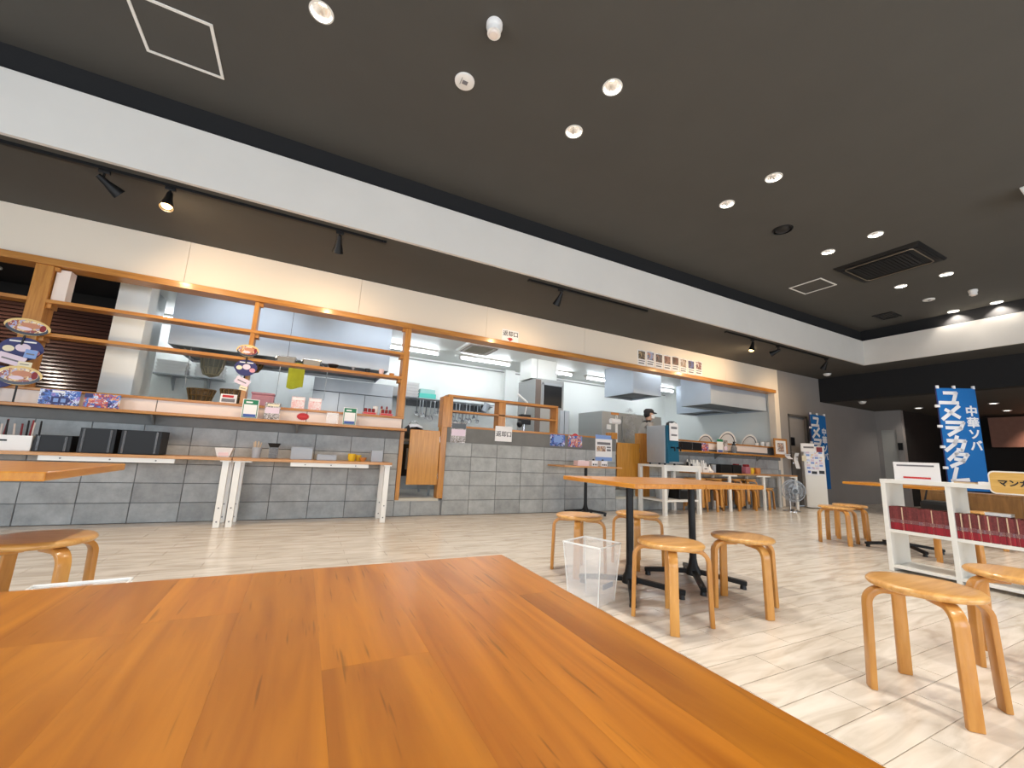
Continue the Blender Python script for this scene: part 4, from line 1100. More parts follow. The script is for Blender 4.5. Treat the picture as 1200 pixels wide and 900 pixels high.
for px, mm, lab in ((448, 'cream_print', 'small sauce bottle with red cap, cream body, behind the seasoning boxes'), (454, 'bowl_soup', 'small sauce bottle with red cap, yellowish body, behind the seasoning boxes')):
    lathed('sauce_bottle', lab, 'bottle', px, 472, D + 0.12, 1.345, [(0, 0), (0.02, 0), (0.02, 0.07), (0.012, 0.09), (0.012, 0.10), (0, 0.10)], mm, [('cap', [(0.013, 0.098), (0.014, 0.12), (0.006, 0.14), (0, 0.14)], 'dark_red')])

# --- on the benches
def crate(x0, x1, y0, y1, z, h, m, t, name='crate_body'):
    th = 0.008; m_ = MB()
    m_.box(x0, x1, y0, y1, z, z + th).box(x0, x1, y0, y0 + th, z + th, z + h).box(x0, x1, y1 - th, y1, z + th, z + h).box(x0, x0 + th, y0 + th, y1 - th, z + th, z + h).box(x1 - th, x1, y0 + th, y1 - th, z + th, z + h)
    return m_.build(name, m, t, bevel=0.002)
YBN = 5.56
x = WY(12, 515, YBN - 0.14).x
t = thing('cutlery_basket', 'white plastic basket full of dark-handled cutlery on the left bench', 'basket', (x - 0.1, YBN, BZ))
crate(x - 0.30, x + 0.14, YBN - 0.14, YBN + 0.10, BZ, 0.14, 'white_plastic', t)
bx(x - 0.16, x - 0.02, YBN - 0.143, YBN - 0.139, BZ + 0.085, BZ + 0.10).build('hand_slot', 'ink', t)
random.seed(5)
for k in range(14):
    xx = x - 0.27 + k * 0.029; yy = YBN - 0.08 + 0.13 * random.random(); hh = 0.24 + 0.05 * random.random(); dx = random.uniform(-0.02, 0.02)
    MB().cyl((xx, yy, BZ + 0.02), (xx + dx, yy, BZ + hh), 0.009, 0.007, n=8).build('cutlery_handle', 'dark_red' if k % 3 == 0 else ('hair' if k % 3 == 1 else 'board_white'), t)
def black_box(px0, px1, h, label, d=0.26, m='dark_box'):
    a = WY(px0, 520, YBN - 0.15).x; b = WY(px1, 520, YBN - 0.15).x
    t = thing('tray_holder', label, 'tray stack', ((a + b) / 2, YBN, BZ))
    crate(a, b, YBN - 0.15, YBN - 0.15 + d, BZ, h, m, t, 'holder_body')
    bx(a + 0.015, b - 0.015, YBN - 0.13, YBN - 0.15 + d - 0.02, BZ + 0.01, BZ + h - 0.02).build('tray_pile', 'black_plastic', t)
    for xx in (a + 0.02, b - 0.045): bx(xx, xx + 0.018, YBN - 0.156, YBN - 0.15, BZ + 0.01, BZ + h - 0.01).build('edge_strip', 'smoke_clear', t)
black_box(39, 83, 0.155, 'low black tray holder beside the white cutlery basket')
black_box(91, 134, 0.24, 'tall black tray holder in the middle of the left bench')
black_box(140, 188, 0.24, 'tall black tray holder at the end of the black row on the left bench')
x = WY(263, 530, YBN).x
t = thing('paper_cup_basket', 'small white basket with slotted sides on the left bench by the white legs', 'basket', (x, YBN, BZ))
MB().hexa([(x - 0.055, YBN - 0.05, BZ), (x + 0.055, YBN - 0.05, BZ), (x + 0.055, YBN + 0.05, BZ), (x - 0.055, YBN + 0.05, BZ)], [(x - 0.085, YBN - 0.07, BZ + 0.10), (x + 0.085, YBN - 0.07, BZ + 0.10), (x + 0.085, YBN + 0.07, BZ + 0.10), (x - 0.085, YBN + 0.07, BZ + 0.10)]).build('basket_body', 'white_plastic', t)
bx(x - 0.045, x + 0.045, YBN - 0.062, YBN - 0.052, BZ + 0.015, BZ + 0.05).build('paper_label', 'pink_pale', t)
x = WY(300, 534, YBN).x
t = thing('chopstick_cup', 'clear cup of pale wooden chopsticks on the right-hand bench', 'chopstick holder', (x, YBN, BZ))
MB().lathe([(0.0, 0), (0.042, 0), (0.05, 0.12), (0.047, 0.12), (0.04, 0.004), (0, 0.004)], c=(x, YBN, BZ), n=18).build('cup', 'frosted', t, smooth=True)
for k in range(12):
    a = k * 0.9; r = 0.03
    MB().cyl((x + 0.5 * r * math.cos(a), YBN + 0.5 * r * math.sin(a), BZ + 0.006), (x + 1.3 * r * math.cos(a + 0.4), YBN + 1.3 * r * math.sin(a + 0.4), BZ + 0.165 + 0.012 * (k % 3)), 0.004, n=6).build('chopstick', 'book_pale', t)
x = WY(320, 534, YBN).x
t = thing('lidded_canister', 'grey clear canister with flared black lid on the right-hand bench', 'canister', (x, YBN, BZ))
bx(x - 0.045, x + 0.045, YBN - 0.045, YBN + 0.045, BZ, BZ + 0.13).build('jar', 'smoke_clear', t, bevel=0.006)
MB().hexa([(x - 0.045, YBN - 0.045, BZ + 0.13), (x + 0.045, YBN - 0.045, BZ + 0.13), (x + 0.045, YBN + 0.045, BZ + 0.13), (x - 0.045, YBN + 0.045, BZ + 0.13)], [(x - 0.065, YBN - 0.06, BZ + 0.175), (x + 0.065, YBN - 0.06, BZ + 0.175), (x + 0.065, YBN + 0.06, BZ + 0.175), (x - 0.065, YBN + 0.06, BZ + 0.175)]).build('lid', 'black_plastic', t)
def clear_box(px, w, h, m, label, inner=None, innerh=0.6):
    x = WY(px, 536, YBN).x; t = thing('storage_box', label, 'box', (x, YBN, BZ))
    crate(x - w / 2, x + w / 2, YBN - 0.08, YBN + 0.08, BZ, h, m, t, 'box_body')
    bx(x - w / 2 - 0.004, x + w / 2 + 0.004, YBN - 0.084, YBN + 0.084, BZ + h, BZ + h + 0.008).build('lid', 'frosted', t)
    if inner: bx(x - w / 2 + 0.012, x + w / 2 - 0.012, YBN - 0.065, YBN + 0.065, BZ + 0.009, BZ + h * innerh).build('contents', inner, t)
clear_box(353, 0.225, 0.135, 'frosted', 'larger frosted storage box with grey contents on the right-hand bench', 'ink_grey', 0.85)
clear_box(382.5, 0.215, 0.06, 'frosted', 'flat frosted storage box on the right-hand bench', 'paper', 0.7)
lathed('yellow_mug', 'yellow mug on the right-hand bench', 'mug', 412, 538, YBN, BZ, [(0, 0), (0.035, 0), (0.046, 0.03), (0.048, 0.085), (0.044, 0.085), (0.03, 0.008), (0, 0.008)], 'yellow', [('lip', [(0.044, 0.084), (0.049, 0.086), (0.044, 0.089)], 'yellow')])
lathed('yellow_pot', 'small yellow pot behind the yellow mug', 'pot', 420, 537, YBN + 0.08, BZ, [(0, 0), (0.03, 0), (0.036, 0.075), (0.032, 0.075), (0, 0.008)], 'yellow', [('foot', [(0.025, 0), (0.031, 0.004), (0.029, 0.01)], 'orange_pot')])
lathed('orange_bowl', 'small orange-brown bowl beside the yellow mug', 'bowl', 425, 541, YBN - 0.03, BZ, [(a * 0.65, b * 0.8) for a, b in BOWL], 'orange_pot', [('rim', [(0.044, 0.043), (0.048, 0.045), (0.044, 0.047)], 'orange_pot')])
x = WY(441, 538, YBN).x
t = thing('pink_packet_box', 'clear box with pinkish packets at the end of the right-hand bench', 'box', (x, YBN, BZ))
crate(x - 0.07, x + 0.07, YBN - 0.05, YBN + 0.05, BZ, 0.14, 'frosted', t, 'box_body')
for k in range(3): bx(x - 0.055 + 0.03 * k, x - 0.03 + 0.03 * k, YBN - 0.04, YBN + 0.035, BZ + 0.01, BZ + 0.10 + 0.01 * k).build('packet', ('pink', 'red_ink', 'pale_lilac')[k], t)

# ================================================================== SHEETS ON WALLS
t = sheet('return_sign', 'white sign with black characters and red arrow above the return counter', 'sign', (2.82, 2.705), 0.30, 0.20, D - 0.052 + 0.048, 'paper', None)
text('返却口', 0.094, 'ink', t, (2.825, D - 0.0055, 2.835), bold=0.0008)
MB().prism([(2.79, 2.775), (2.85, 2.775), (2.85, 2.76), (2.88, 2.76), (2.82, 2.715), (2.76, 2.76), (2.79, 2.76)], D - 0.0065, D - 0.004).build('red_arrow', 'red', t)
t = sheet('return_sign', 'white sign with black characters taped to the block wall under the small shelf', 'sign', (2.78, 1.09), 0.29, 0.235, D - 0.014, 'paper', None)
text('返却口', 0.092, 'ink', t, (2.785, D - 0.0155, 1.20), bold=0.0008)
p = WY(536, 522, D); t = sheet('magazine', 'grey photo leaflet hanging on the block wall beside the first swing door', 'leaflet', (p.x, 1.03), 0.235, 0.30, D - 0.013, 'print_magazine', None, pics=[(0.04, 0.96, 0.34, 0.66, 'pale_lilac', 'text_block'), (0.04, 0.96, 0.70, 0.95, 'steel_dark', 'dark_picture')])
p = WY(653, 515, D); sheet('flyer', 'blue and white swirled flyer taped to the return counter', 'flyer', (p.x, 1.07), 0.29, 0.19, D - 0.013, 'print_blue', None, pics=[(0.25, 0.8, 0.3, 0.9, 'pale_blue_print', 'printed_swirl')])
p = WY(673.5, 515, D); t = sheet('flyer', 'blue and red flyer with a round red top taped beside the swirled one', 'flyer', (p.x, 1.07), 0.29, 0.19, D - 0.013, 'print_blue_red', None, pics=[(0.2, 0.7, 0.15, 0.7, 'print_warm', 'title_patch')])
st = [(p.x + 0.06 * math.cos(math.pi * k / 12), 1.26 + 0.04 * math.sin(math.pi * k / 12)) for k in range(13)]
MB().prism(st, D - 0.013, D - 0.010).build('round_tab', 'red_ink', t)
p = WY(707, 526, D); t = sheet('poster', 'tall white poster with blue bands and a food picture beside the second swing door', 'poster', (p.x, 0.86), 0.37, 0.45, D - 0.013, 'paper', None, pics=[(0, 1, 0.84, 1, 'pale_blue_print', 'top_band'), (0, 1, 0, 0.14, 'pale_blue_print', 'bottom_band'), (0.08, 0.6, 0.36, 0.56, 'print_food', 'food_picture'), (0.1, 0.9, 0.62, 0.72, 'ink_grey', 'heading'), (0.68, 0.92, 0.5, 0.56, 'ink_grey', 'text_lines'), (0.68, 0.92, 0.38, 0.46, 'ink_grey', 'text_lines')])
ORD8 = ('first', 'second', 'third', 'fourth', 'fifth', 'sixth', 'seventh', 'eighth')
PC = [((96, 84, 74), (170, 150, 120)), ((150, 160, 196), (196, 150, 120)), ((90, 84, 90), (130, 100, 92)), ((150, 110, 100), (110, 70, 62)), ((90, 40, 44), (60, 44, 46)), ((150, 130, 116), (190, 180, 180)), ((80, 92, 150), (70, 60, 70)), ((140, 96, 92), (210, 196, 196))]
for k in range(8):
    x = 5.69 + k * 0.231; z = 2.712 + (0.012 if k % 3 == 1 else 0)
    pm = print_mat('print_photo_%d' % k, [PC[k][0], PC[k][1], tuple(int(c * 0.6) for c in PC[k][0])], 30)
    t = sheet('photo_sheet', '%s photo sheet in the row above the wooden beam, counted from the return sign' % ORD8[k], 'poster', (x, z), 0.205, 0.31, D - 0.006, 'paper', None, group='row of photo sheets above the beam', pics=[(0.08, 0.92, 0.42, 0.94, pm, 'photograph'), (0.1, 0.9, 0.28, 0.34, 'ink_grey', 'caption'), (0.1, 0.8, 0.12, 0.2, 'ink_grey', 'caption')])
    bx(x - 0.03, x + 0.03, D - 0.0085, D - 0.0055, z + 0.295, z + 0.315).build('tape', 'clear_rim', t)
# items on the small side table
x = 4.14
t = thing('napkin_box', 'pale beige tissue box on the small brown side table', 'box', (3.98, 5.42, 0.77))
bx(3.90, 4.12, 5.36, 5.48, 0.77, 0.85).build('box_body', 'pink_pale', t, bevel=0.003); bx(3.95, 4.07, 5.40, 5.44, 0.85, 0.856).build('slot', 'paper', t)
for xx, lab in ((4.23, 'white dotted condiment carton on the side table, next to the tissue box'), (4.42, 'white dotted condiment carton on the side table, at its free end')):
    t = thing('condiment_carton', lab, 'box', (xx, 5.40, 0.77))
    bx(xx - 0.06, xx + 0.06, 5.35, 5.44, 0.77, 0.86).build('carton', 'paper', t, bevel=0.003)
    MB().ball((xx, 5.395, 0.868), 0.018).build('knob', 'ink', t, smooth=True)
    for k in range(3): bx(xx - 0.045 + 0.033 * k, xx - 0.025 + 0.033 * k, 5.348, 5.351, 0.785, 0.81).build('dot', 'ink', t)

# ================================================================== KITCHEN
def hood(x0, x1, y0, y1, z0, label, seams=()):
    t = thing('exhaust_hood', label, 'exhaust hood', ((x0 + x1) / 2, (y0 + y1) / 2, z0)); th = 0.02
    bx(x0, x1, y0, y0 + th, z0, KZ - 0.002).build('front_panel', 'steel_bright', t, bevel=0.003)
    bx(x0, x1, y1 - th, y1, z0, KZ - 0.002).build('rear_panel', 'steel_bright', t)
    bx(x0, x0 + th, y0 + th, y1 - th, z0, KZ - 0.002).build('side_panel', 'steel_bright', t)
    bx(x1 - th, x1, y0 + th, y1 - th, z0, KZ - 0.002).build('side_panel', 'steel_bright', t)
    bx(x0 + th, x1 - th, y0 + th, y1 - th, z0 + 0.04, z0 + 0.06).build('filter_plate', 'steel_dark', t)
    m = MB(); m.box(x0 + th, x1 - th, y0 + th, y0 + th + 0.03, z0, z0 + 0.04).box(x0 + th, x1 - th, y1 - th - 0.03, y1 - th, z0, z0 + 0.04)
    m.build('drip_gutter', 'steel', t)
    for s_ in seams: bx(s_ - 0.003, s_ + 0.003, y0 - 0.0015, y0 + 0.002, z0, KZ - 0.01).build('seam', 'steel_dark', t)
hood(-1.80, 1.13, 6.92, 8.35, 2.17, 'wide stainless exhaust hood behind the left window frame', (-0.36,))
hood(6.23, 7.06, 6.60, 7.55, 2.33, 'small square stainless hood hanging behind the photo sheets')
hood(7.95, 9.97, 6.02, 6.83, 2.21, 'long stainless hood at the right end of the kitchen')
hood(9.20, 9.97, 6.87, 8.06, 2.22, 'second steel hood behind the long right hood, its side showing lower')
# steel sheets on the back wall + work line
t = thing('steel_splashback', 'brushed steel splashback sheets under the wide hood', 'splashback', (0.7, 8.40, 1.2))
bx(0.05, 1.50, 8.38, 8.40, 1.92, 2.16).build('upper_sheet', 'steel', t, bevel=0.002)
for a, b in ((0.05, 0.50), (0.51, 0.97), (0.98, 1.50)): bx(a, b, 8.375, 8.395, 1.15, 1.905).build('steel_sheet', 'steel', t, bevel=0.002)
bx(0.05, 1.50, 8.40, 8.44, 0.3, 2.16).build('backing_frame', 'steel_dark', t)
# left: wall shelf with tray stacks
t = thing('wall_shelf', 'steel bracket shelf on the white kitchen wall behind the left window', 'shelf', (-1.6, 9.05, 1.78))
pz = WY(180, 437, 9.0); xa, za = pz.x, pz.z; xb = WY(262, 449, 9.0).x
bx(xa, xb, 8.85, 9.19, za - 0.02, za).build('shelf_board', 'steel', t, bevel=0.003)
for x in (xa + 0.25, xb - 0.25):
    m = MB(); m.prism([(9.19, za - 0.02), (8.92, za - 0.02), (9.19, za - 0.26)], x, x + 0.02); m.v = [(b, a, c) for a, b, c in m.v]; m.build('bracket', 'steel', t)
for k, (px, n, lab) in enumerate(((203, 4, 'stack of white trays on the steel wall shelf, at its free end'), (248, 4, 'stack of white trays on the steel wall shelf, beside the hanging basket'))):
    x = WY(px, 430, 9.0).x; t = thing('tray_stack', lab, 'trays', (x, 9.0, za))
    for j in range(n):
        MB().hexa([(x - 0.19, 8.89, za + j * 0.06), (x + 0.19, 8.89, za + j * 0.06), (x + 0.19, 9.12, za + j * 0.06), (x - 0.19, 9.12, za + j * 0.06)], [(x - 0.22, 8.87, za + j * 0.06 + 0.055), (x + 0.22, 8.87, za + j * 0.06 + 0.055), (x + 0.22, 9.14, za + j * 0.06 + 0.055), (x - 0.22, 9.14, za + j * 0.06 + 0.055)]).build('tray', 'white_plastic', t)
# low work counters so that things stand on something
t = thing('work_counter', 'steel work counter running along the kitchen behind the left window', 'counter', (-0.3, 7.75, KF))
bx(-1.85, 2.6, 7.30, 8.36, 1.02, 1.06).build('worktop', 'steel', t, bevel=0.004); bx(-1.8, 2.55, 7.36, 8.30, KF, 1.02).build('cabinet_body', 'steel', t)
t = thing('work_counter', 'steel work counter along the kitchen back wall by the utensil rail', 'counter', (3.0, 8.85, KF))
bx(2.65, 5.9, 8.45, 9.18, 1.02, 1.06).build('worktop', 'steel', t, bevel=0.004); bx(2.7, 5.85, 8.50, 9.17, KF, 1.02).build('cabinet_body', 'steel', t)
t = thing('work_counter', 'steel work counter under the right-hand hoods', 'counter', (8.3, 7.3, KF))
bx(7.98, 9.95, 6.9, 7.7, 1.02, 1.06).build('worktop', 'steel', t, bevel=0.004); bx(8.0, 9.9, 6.95, 7.65, KF, 1.02).build('cabinet_body', 'steel', t)
# hanging rail with mesh strainers
def basket(px0, px1, py0, py1, y, m, label, pointed=True):
    a = WY(px0, py0, y); b = WY(px1, py0, y); c = WY((px0 + px1) / 2, py1, y); r = (b.x - a.x) / 2; x = (a.x + b.x) / 2
    if not pointed: c.z = 1.462
    h = a.z - c.z
    t = thing('mesh_basket', label, 'strainer', (x, y, c.z))
    prof = [(0.02, c.z), (r * 0.6, c.z + h * 0.12), (r * 0.85, c.z + h * 0.5), (r, c.z + h)] if pointed else [(r * 0.72, c.z), (r * 0.85, c.z + h * 0.5), (r, c.z + h)]
    m_ = MB()
    for rr, z in prof: m_.tube([(x + rr * math.cos(2 * math.pi * k / 16), y + rr * 0.8 * math.sin(2 * math.pi * k / 16), z) for k in range(16)], 0.008, 5, closed=True)
    m_.build('hoops', m, t, smooth=True)
    w = MB()
    for k in range(14):
        ang = 2 * math.pi * k / 14
        w.tube([(x + rr * math.cos(ang), y + rr * 0.8 * math.sin(ang), z) for rr, z in prof], 0.009, 4)
    w.build('mesh', m, t)
    MB().lathe([(rr * 0.98, z) for rr, z in prof], c=(x, y, 0), n=16, sy=0.8).build('weave', mat(m + '_weave', (150, 146, 130) if 'grey' in m else (112, 84, 44), 0.8, alpha=0.7), t)
    if pointed: MB().tube([(x, y, c.z + h * 0.95), (x, y, 2.168)], 0.005, 5).build('hook', 'steel', t)
    return t
basket(235, 266, 419, 442, 7.6, 'basket_grey', 'grey mesh strainer hanging under the wide hood, by the white trays')
basket(281, 311, 421, 437, 7.6, 'basket_brown', 'brown mesh strainer hanging behind the noodle bowl fan', True)
basket(219, 254, 455, 474, 7.6, 'basket_brown', 'large brown mesh basket on the work counter', False)
basket(258, 288, 456, 472, 7.6, 'basket_brown', 'smaller brown mesh basket beside the large one', False)
t = thing('over_shelf', 'steel over-shelf on the work counter carrying the brown baskets', 'shelf', (-1.25, 7.6, 1.06))
bx(-1.80, -0.86, 7.42, 7.82, 1.43, 1.45).build('shelf_board', 'steel', t, bevel=0.003)
for x in (-1.78, -0.89): bx(x, x + 0.02, 7.44, 7.80, 1.06, 1.43).build('support', 'steel', t)
# rods hanging from the hood gutter
t = thing('hanging_rail', 'thin steel hanging rail with rods under the wide hood', 'rail', (-0.4, 6.98, 2.1))
rz = WY(350, 433, 6.98).z
MB().cyl((-1.7, 6.99, 2.12), (0.95, 6.99, 2.12), 0.008, n=8).build('rail_bar', 'steel', t)
for px in (218, 327, 383):
    p = WY(px, 440, 6.98)
    MB().tube([(p.x, 6.99, 2.16), (p.x, 6.99, 1.62), (p.x - 0.01, 6.97, 1.60)], 0.006, 6).build('rod', 'steel', t)
    MB().tube([(p.x - 0.08, 6.99, 2.15), (p.x, 6.99, 2.08)], 0.005, 6).build('hook', 'steel', t)
p = WY(348, 432, 6.96)
t = thing('hanging_cloth', 'yellow-green cloth hanging below the wide hood', 'cloth', (p.x, 6.96, 1.72))
m = MB(); vs = []; fs = []; nx, nz = 8, 6
for j in range(nz + 1):
    for i in range(nx + 1):
        u = i / nx; v = j / nz
        vs.append((p.x - 0.11 + 0.22 * u, 6.965 + 0.012 * math.sin(u * 9 + v), 2.13 - 0.39 * v - 0.025 * math.sin(u * 5) * v))
for j in range(nz):
    for i in range(nx): fs.append((j * (nx + 1) + i, j * (nx + 1) + i + 1, (j + 1) * (nx + 1) + i + 1, (j + 1) * (nx + 1) + i))
n0 = len(vs); vs += [(a, b - 0.004, c) for a, b, c in vs]; fs += [tuple(n0 + k for k in f[::-1]) for f in fs]
m.add(vs, fs); m.build('cloth', 'cloth_green', t, smooth=True)
for s_ in (-0.09, 0.09): bx(p.x + s_ - 0.012, p.x + s_ + 0.012, 6.955, 6.99, 2.10, 2.15).build('clip', 'chrome', t)
p = WY(308, 462, 7.35)
t = thing('pink_container', 'dusty pink lidded tub on the work counter behind the cards', 'container', (p.x, 7.5, 1.06))
bx(p.x - 0.15, p.x + 0.15, 7.40, 7.60, 1.06, p.z).build('tub', 'pink', t, bevel=0.02); bx(p.x - 0.16, p.x + 0.16, 7.39, 7.61, p.z, p.z + 0.03).build('lid', 'pink', t, bevel=0.008)
zr0 = WY(500, 467, 8.85).z
for px, py0, lab in ((460, 453, 'stack of white trays beside the right post of the shelf frame'), (481, 448, 'stack of white trays on the wall shelf by the teal box')):
    p = WY(px, 470, 8.85); p.z = zr0; top = WY(px, py0, 8.85).z
    t = thing('tray_stack', lab, 'trays', (p.x, 8.9, p.z)); n = 5
    for j in range(n):
        z0 = p.z + (top - p.z) * j / n; z1 = p.z + (top - p.z) * (j + 0.85) / n
        MB().hexa([(p.x - 0.13, 8.78, z0), (p.x + 0.13, 8.78, z0), (p.x + 0.13, 9.08, z0), (p.x - 0.13, 9.08, z0)], [(p.x - 0.15, 8.76, z1), (p.x + 0.15, 8.76, z1), (p.x + 0.15, 9.10, z1), (p.x - 0.15, 9.10, z1)]).build('tray', 'white_plastic', t)
# shelf + rail with utensils on the back wall
zr = WY(500, 467, 8.85).z
t = thing('utensil_shelf', 'steel wall shelf and rail carrying hanging ladles on the kitchen back wall', 'shelf', (2.9, 9.0, zr))
bx(1.30, 3.95, 8.80, 9.19, zr - 0.02, zr).build('shelf_board', 'steel', t, bevel=0.003)
MB().cyl((1.95, 8.80, zr - 0.06), (3.9, 8.80, zr - 0.06), 0.010, n=8).build('rail', 'steel_dark', t)
bx(1.95, 3.9, 9.14, 9.185, zr - 0.16, zr - 0.02).build('back_rail', 'steel_dark', t)
for x in (1.75, 3.85): bx(x - 0.012, x + 0.012, 8.80, 9.19, zr - 0.10, zr - 0.02).build('bracket', 'steel', t)
p = WY(501, 465, 8.85)
t = thing('lidded_box', 'teal plastic box with clear top on the utensil shelf', 'box', (p.x, 8.98, zr))
bx(p.x - 0.19, p.x + 0.19, 8.84, 9.12, zr, zr + 0.11).build('box_body', 'teal_box', t, bevel=0.01); bx(p.x - 0.17, p.x + 0.17, 8.86, 9.10, zr + 0.11, zr + 0.21).build('clear_top', mat('teal_clear', (190, 236, 230), 0.2, alpha=0.8), t, bevel=0.012)
random.seed(3)
for k, px in enumerate((489, 492.5, 496, 500, 505, 510, 514, 519, 523.5, 531, 535, 539, 543, 547, 551, 556, 560)):
    x = WY(px, 468, 8.80).x; L = random.uniform(0.26, 0.42); r = (0.05, 0.035, 0.06, 0.045)[k % 4]; zt = zr - 0.06
    if px in (505,): L, r = 0.38, 0.07
    kinds = ('ladle with shallow bowl', 'slim ladle', 'wide flat skimmer', 'deep ladle')
    t = thing('ladle', '%s hanging on the utensil rail %s' % (('steel ' if k % 3 else 'dark-handled ') + kinds[k % 4], 'under the teal box' if px < 526 else 'behind the two-tier shelf'), 'utensil', (x, 8.79, zt - L), 'steel utensils on the rail')
    MB().tube([(x, 8.80, zt + 0.012), (x, 8.785, zt + 0.014), (x, 8.78, zt), (x, 8.785, zt - L)], 0.011, 6).build('handle', 'steel' if k % 3 else 'steel_dark', t)
    MB().lathe([(0.0, -0.02), (r * 0.8, -0.012), (r, 0.02), (r * 0.92, 0.02), (r * 0.7, -0.004), (0.0, -0.012)], n=14).xf(Matrix.Translation((x, 8.785, zt - L)) @ Matrix.Rotation(R_(75), 4, 'X')).build('bowl', 'steel', t, smooth=True)
p = WY(569, 478, 8.74)
t = thing('measuring_jug', 'clear plastic jug hanging at the end of the utensil rail', 'jug', (p.x, 8.78, p.z - 0.1))
MB().lathe([(0.06, -0.10), (0.085, 0.10), (0.08, 0.10), (0.055, -0.095), (0, -0.095)], n=18).xf(Matrix.Translation(p) @ Matrix.Rotation(R_(25), 4, 'Y')).build('jug_body', 'frosted', t, smooth=True)
MB().tube([p + Vector((-0.08, 0, 0.08)), p + Vector((-0.14, 0, 0.06)), p + Vector((-0.13, 0, -0.03)), p + Vector((-0.07, 0, -0.05))], 0.008, 6).build('handle', 'frosted', t)
# black rice warmer with cloth in the first hatch
x = 1.56
t = thing('stock_pot', 'black domed pot under a white cloth inside the first hatch', 'pot', (x, 6.6, 1.10))
MB().lathe([(0.0, 0), (0.165, 0.0), (0.185, 0.05), (0.18, 0.13), (0.13, 0.20), (0.05, 0.235), (0.0, 0.24)], c=(x, 6.6, 1.06), n=28).build('dome', 'black_plastic', t, smooth=True)
vs = []; fs = []
for j in range(7):
    for i in range(9):
        u = (i / 8 - 0.5) * 0.22 + 0.01; v = (j / 6) * 0.22 - 0.17; r = math.hypot(u, v)
        vs.append((x + u, 6.6 + v, 1.06 + 0.252 - 1.9 * r * r - 1.2 * r ** 4 + 0.004 * math.sin(i * 2 + j)))
for j in range(6):
    for i in range(8): fs.append((j * 9 + i, j * 9 + i + 1, (j + 1) * 9 + i + 1, (j + 1) * 9 + i))
MB().add(vs, fs).build('cloth', 'paper', t, smooth=True)
MB().tube([(x - 0.12, 6.6, 1.24), (x - 0.05, 6.6, 1.34), (x + 0.02, 6.6, 1.36), (x + 0.07, 6.6, 1.31)], 0.006, 6).build('bail_handle', 'chrome', t)
t = thing('prep_stand', 'dark equipment stand with steel top inside the first hatch', 'stand', (1.55, 6.6, KF))
bx(1.28, 1.84, 6.30, 6.95, 1.02, 1.06).build('top', 'steel', t, bevel=0.003)
for a in (1.30, 1.79):
    for b in (6.32, 6.90): bx(a, a + 0.03, b, b + 0.03, KF, 1.02).build('leg', 'steel', t)
bx(1.33, 1.79, 6.36, 6.90, 0.50, 0.98).build('cabinet', 'black_plastic', t, bevel=0.01); bx(1.42, 1.70, 6.35, 6.365, 0.60, 0.92).build('pale_door', 'frosted', t)
# tall dish-washer cabinet
t = thing('tall_steel_cabinet', 'tall grey steel cabinet with a dark glass window behind the return counter', 'cabinet', (4.68, 7.9, KF))
X0, X1, Y0, Y1, ZT = 4.31, 5.04, 7.50, 8.30, 2.55
MB().hexa([(X0, Y0, KF), (X1, Y0, KF), (X1, Y1, KF), (X0, Y1, KF)], [(X0, Y0, ZT), (X1, Y0, ZT), (X1, Y1, ZT), (X0, Y1, ZT)]).build('cabinet_body', mat('cabinet_grey', (170, 171, 170), 0.45, metal=0.3), t, bevel=0.01)
bx(X0 + 0.20, X1 - 0.06, Y0 - 0.012, Y0 + 0.01, 1.95, 2.42).build('dark_window', 'black_plastic', t, bevel=0.004)
m = MB(); m.box(X0 + 0.17, X0 + 0.20, Y0 - 0.02, Y0, 1.92, 2.47).box(X1 - 0.06, X1 - 0.03, Y0 - 0.02, Y0, 1.92, 2.47).box(X0 + 0.17, X1 - 0.03, Y0 - 0.02, Y0, 2.42, 2.47)
m.build('window_frame', 'steel', t)
bx(X0 + 0.0, X0 + 0.13, Y0 - 0.012, Y0, 1.0, 2.52).build('side_stile', mat('stile_brown', (112, 98, 90), 0.5), t)
bx(X1 - 0.09, X1 + 0.01, Y0 - 0.015, Y0, 1.0, 1.90).build('lower_panel', 'steel_bright', t)
bx(X1 + 0.03, X1 + 0.15, Y0 - 0.015, Y0 + 0.2, 1.0, 1.90).build('side_fin', 'steel_bright', t)
t = thing('duct_box', 'white boxed duct above the tall grey cabinet', 'duct', (4.66, 7.8, 2.55))
bx(4.26, 4.92, 7.62, 8.15, 2.56, KZ).build('duct_body', 'kitchen_white', t); bx(4.40, 4.41, 7.617, 7.62, 2.56, KZ).build('seam', 'seam_grey', t)
# faucet / small machine between shelves
p = WY(615, 487, 7.2)
t = thing('tap_unit', 'small dark tap unit with white lever arm behind the two-tier shelf', 'tap', (p.x, 7.2, 1.06))
bx(p.x - 0.10, p.x + 0.12, 7.15, 7.3, 1.50, 1.70).build('body', 'black_plastic', t, bevel=0.01)
MB().cyl((p.x, 7.22, KF), (p.x, 7.22, 1.55), 0.02, n=10).build('riser', 'chrome', t, smooth=True)
a = WY(607, 462, 7.2); b = WY(618, 472, 7.2); MB().cyl(a, b, 0.022, n=10).cyl(b, (p.x, 7.2, 1.70), 0.012, n=8).build('lever', 'white_plastic', t, smooth=True)
MB().ball(WY(609, 497, 7.2), 0.06, 0.06, 0.07).build('valve_knob', 'black_plastic', t, smooth=True)
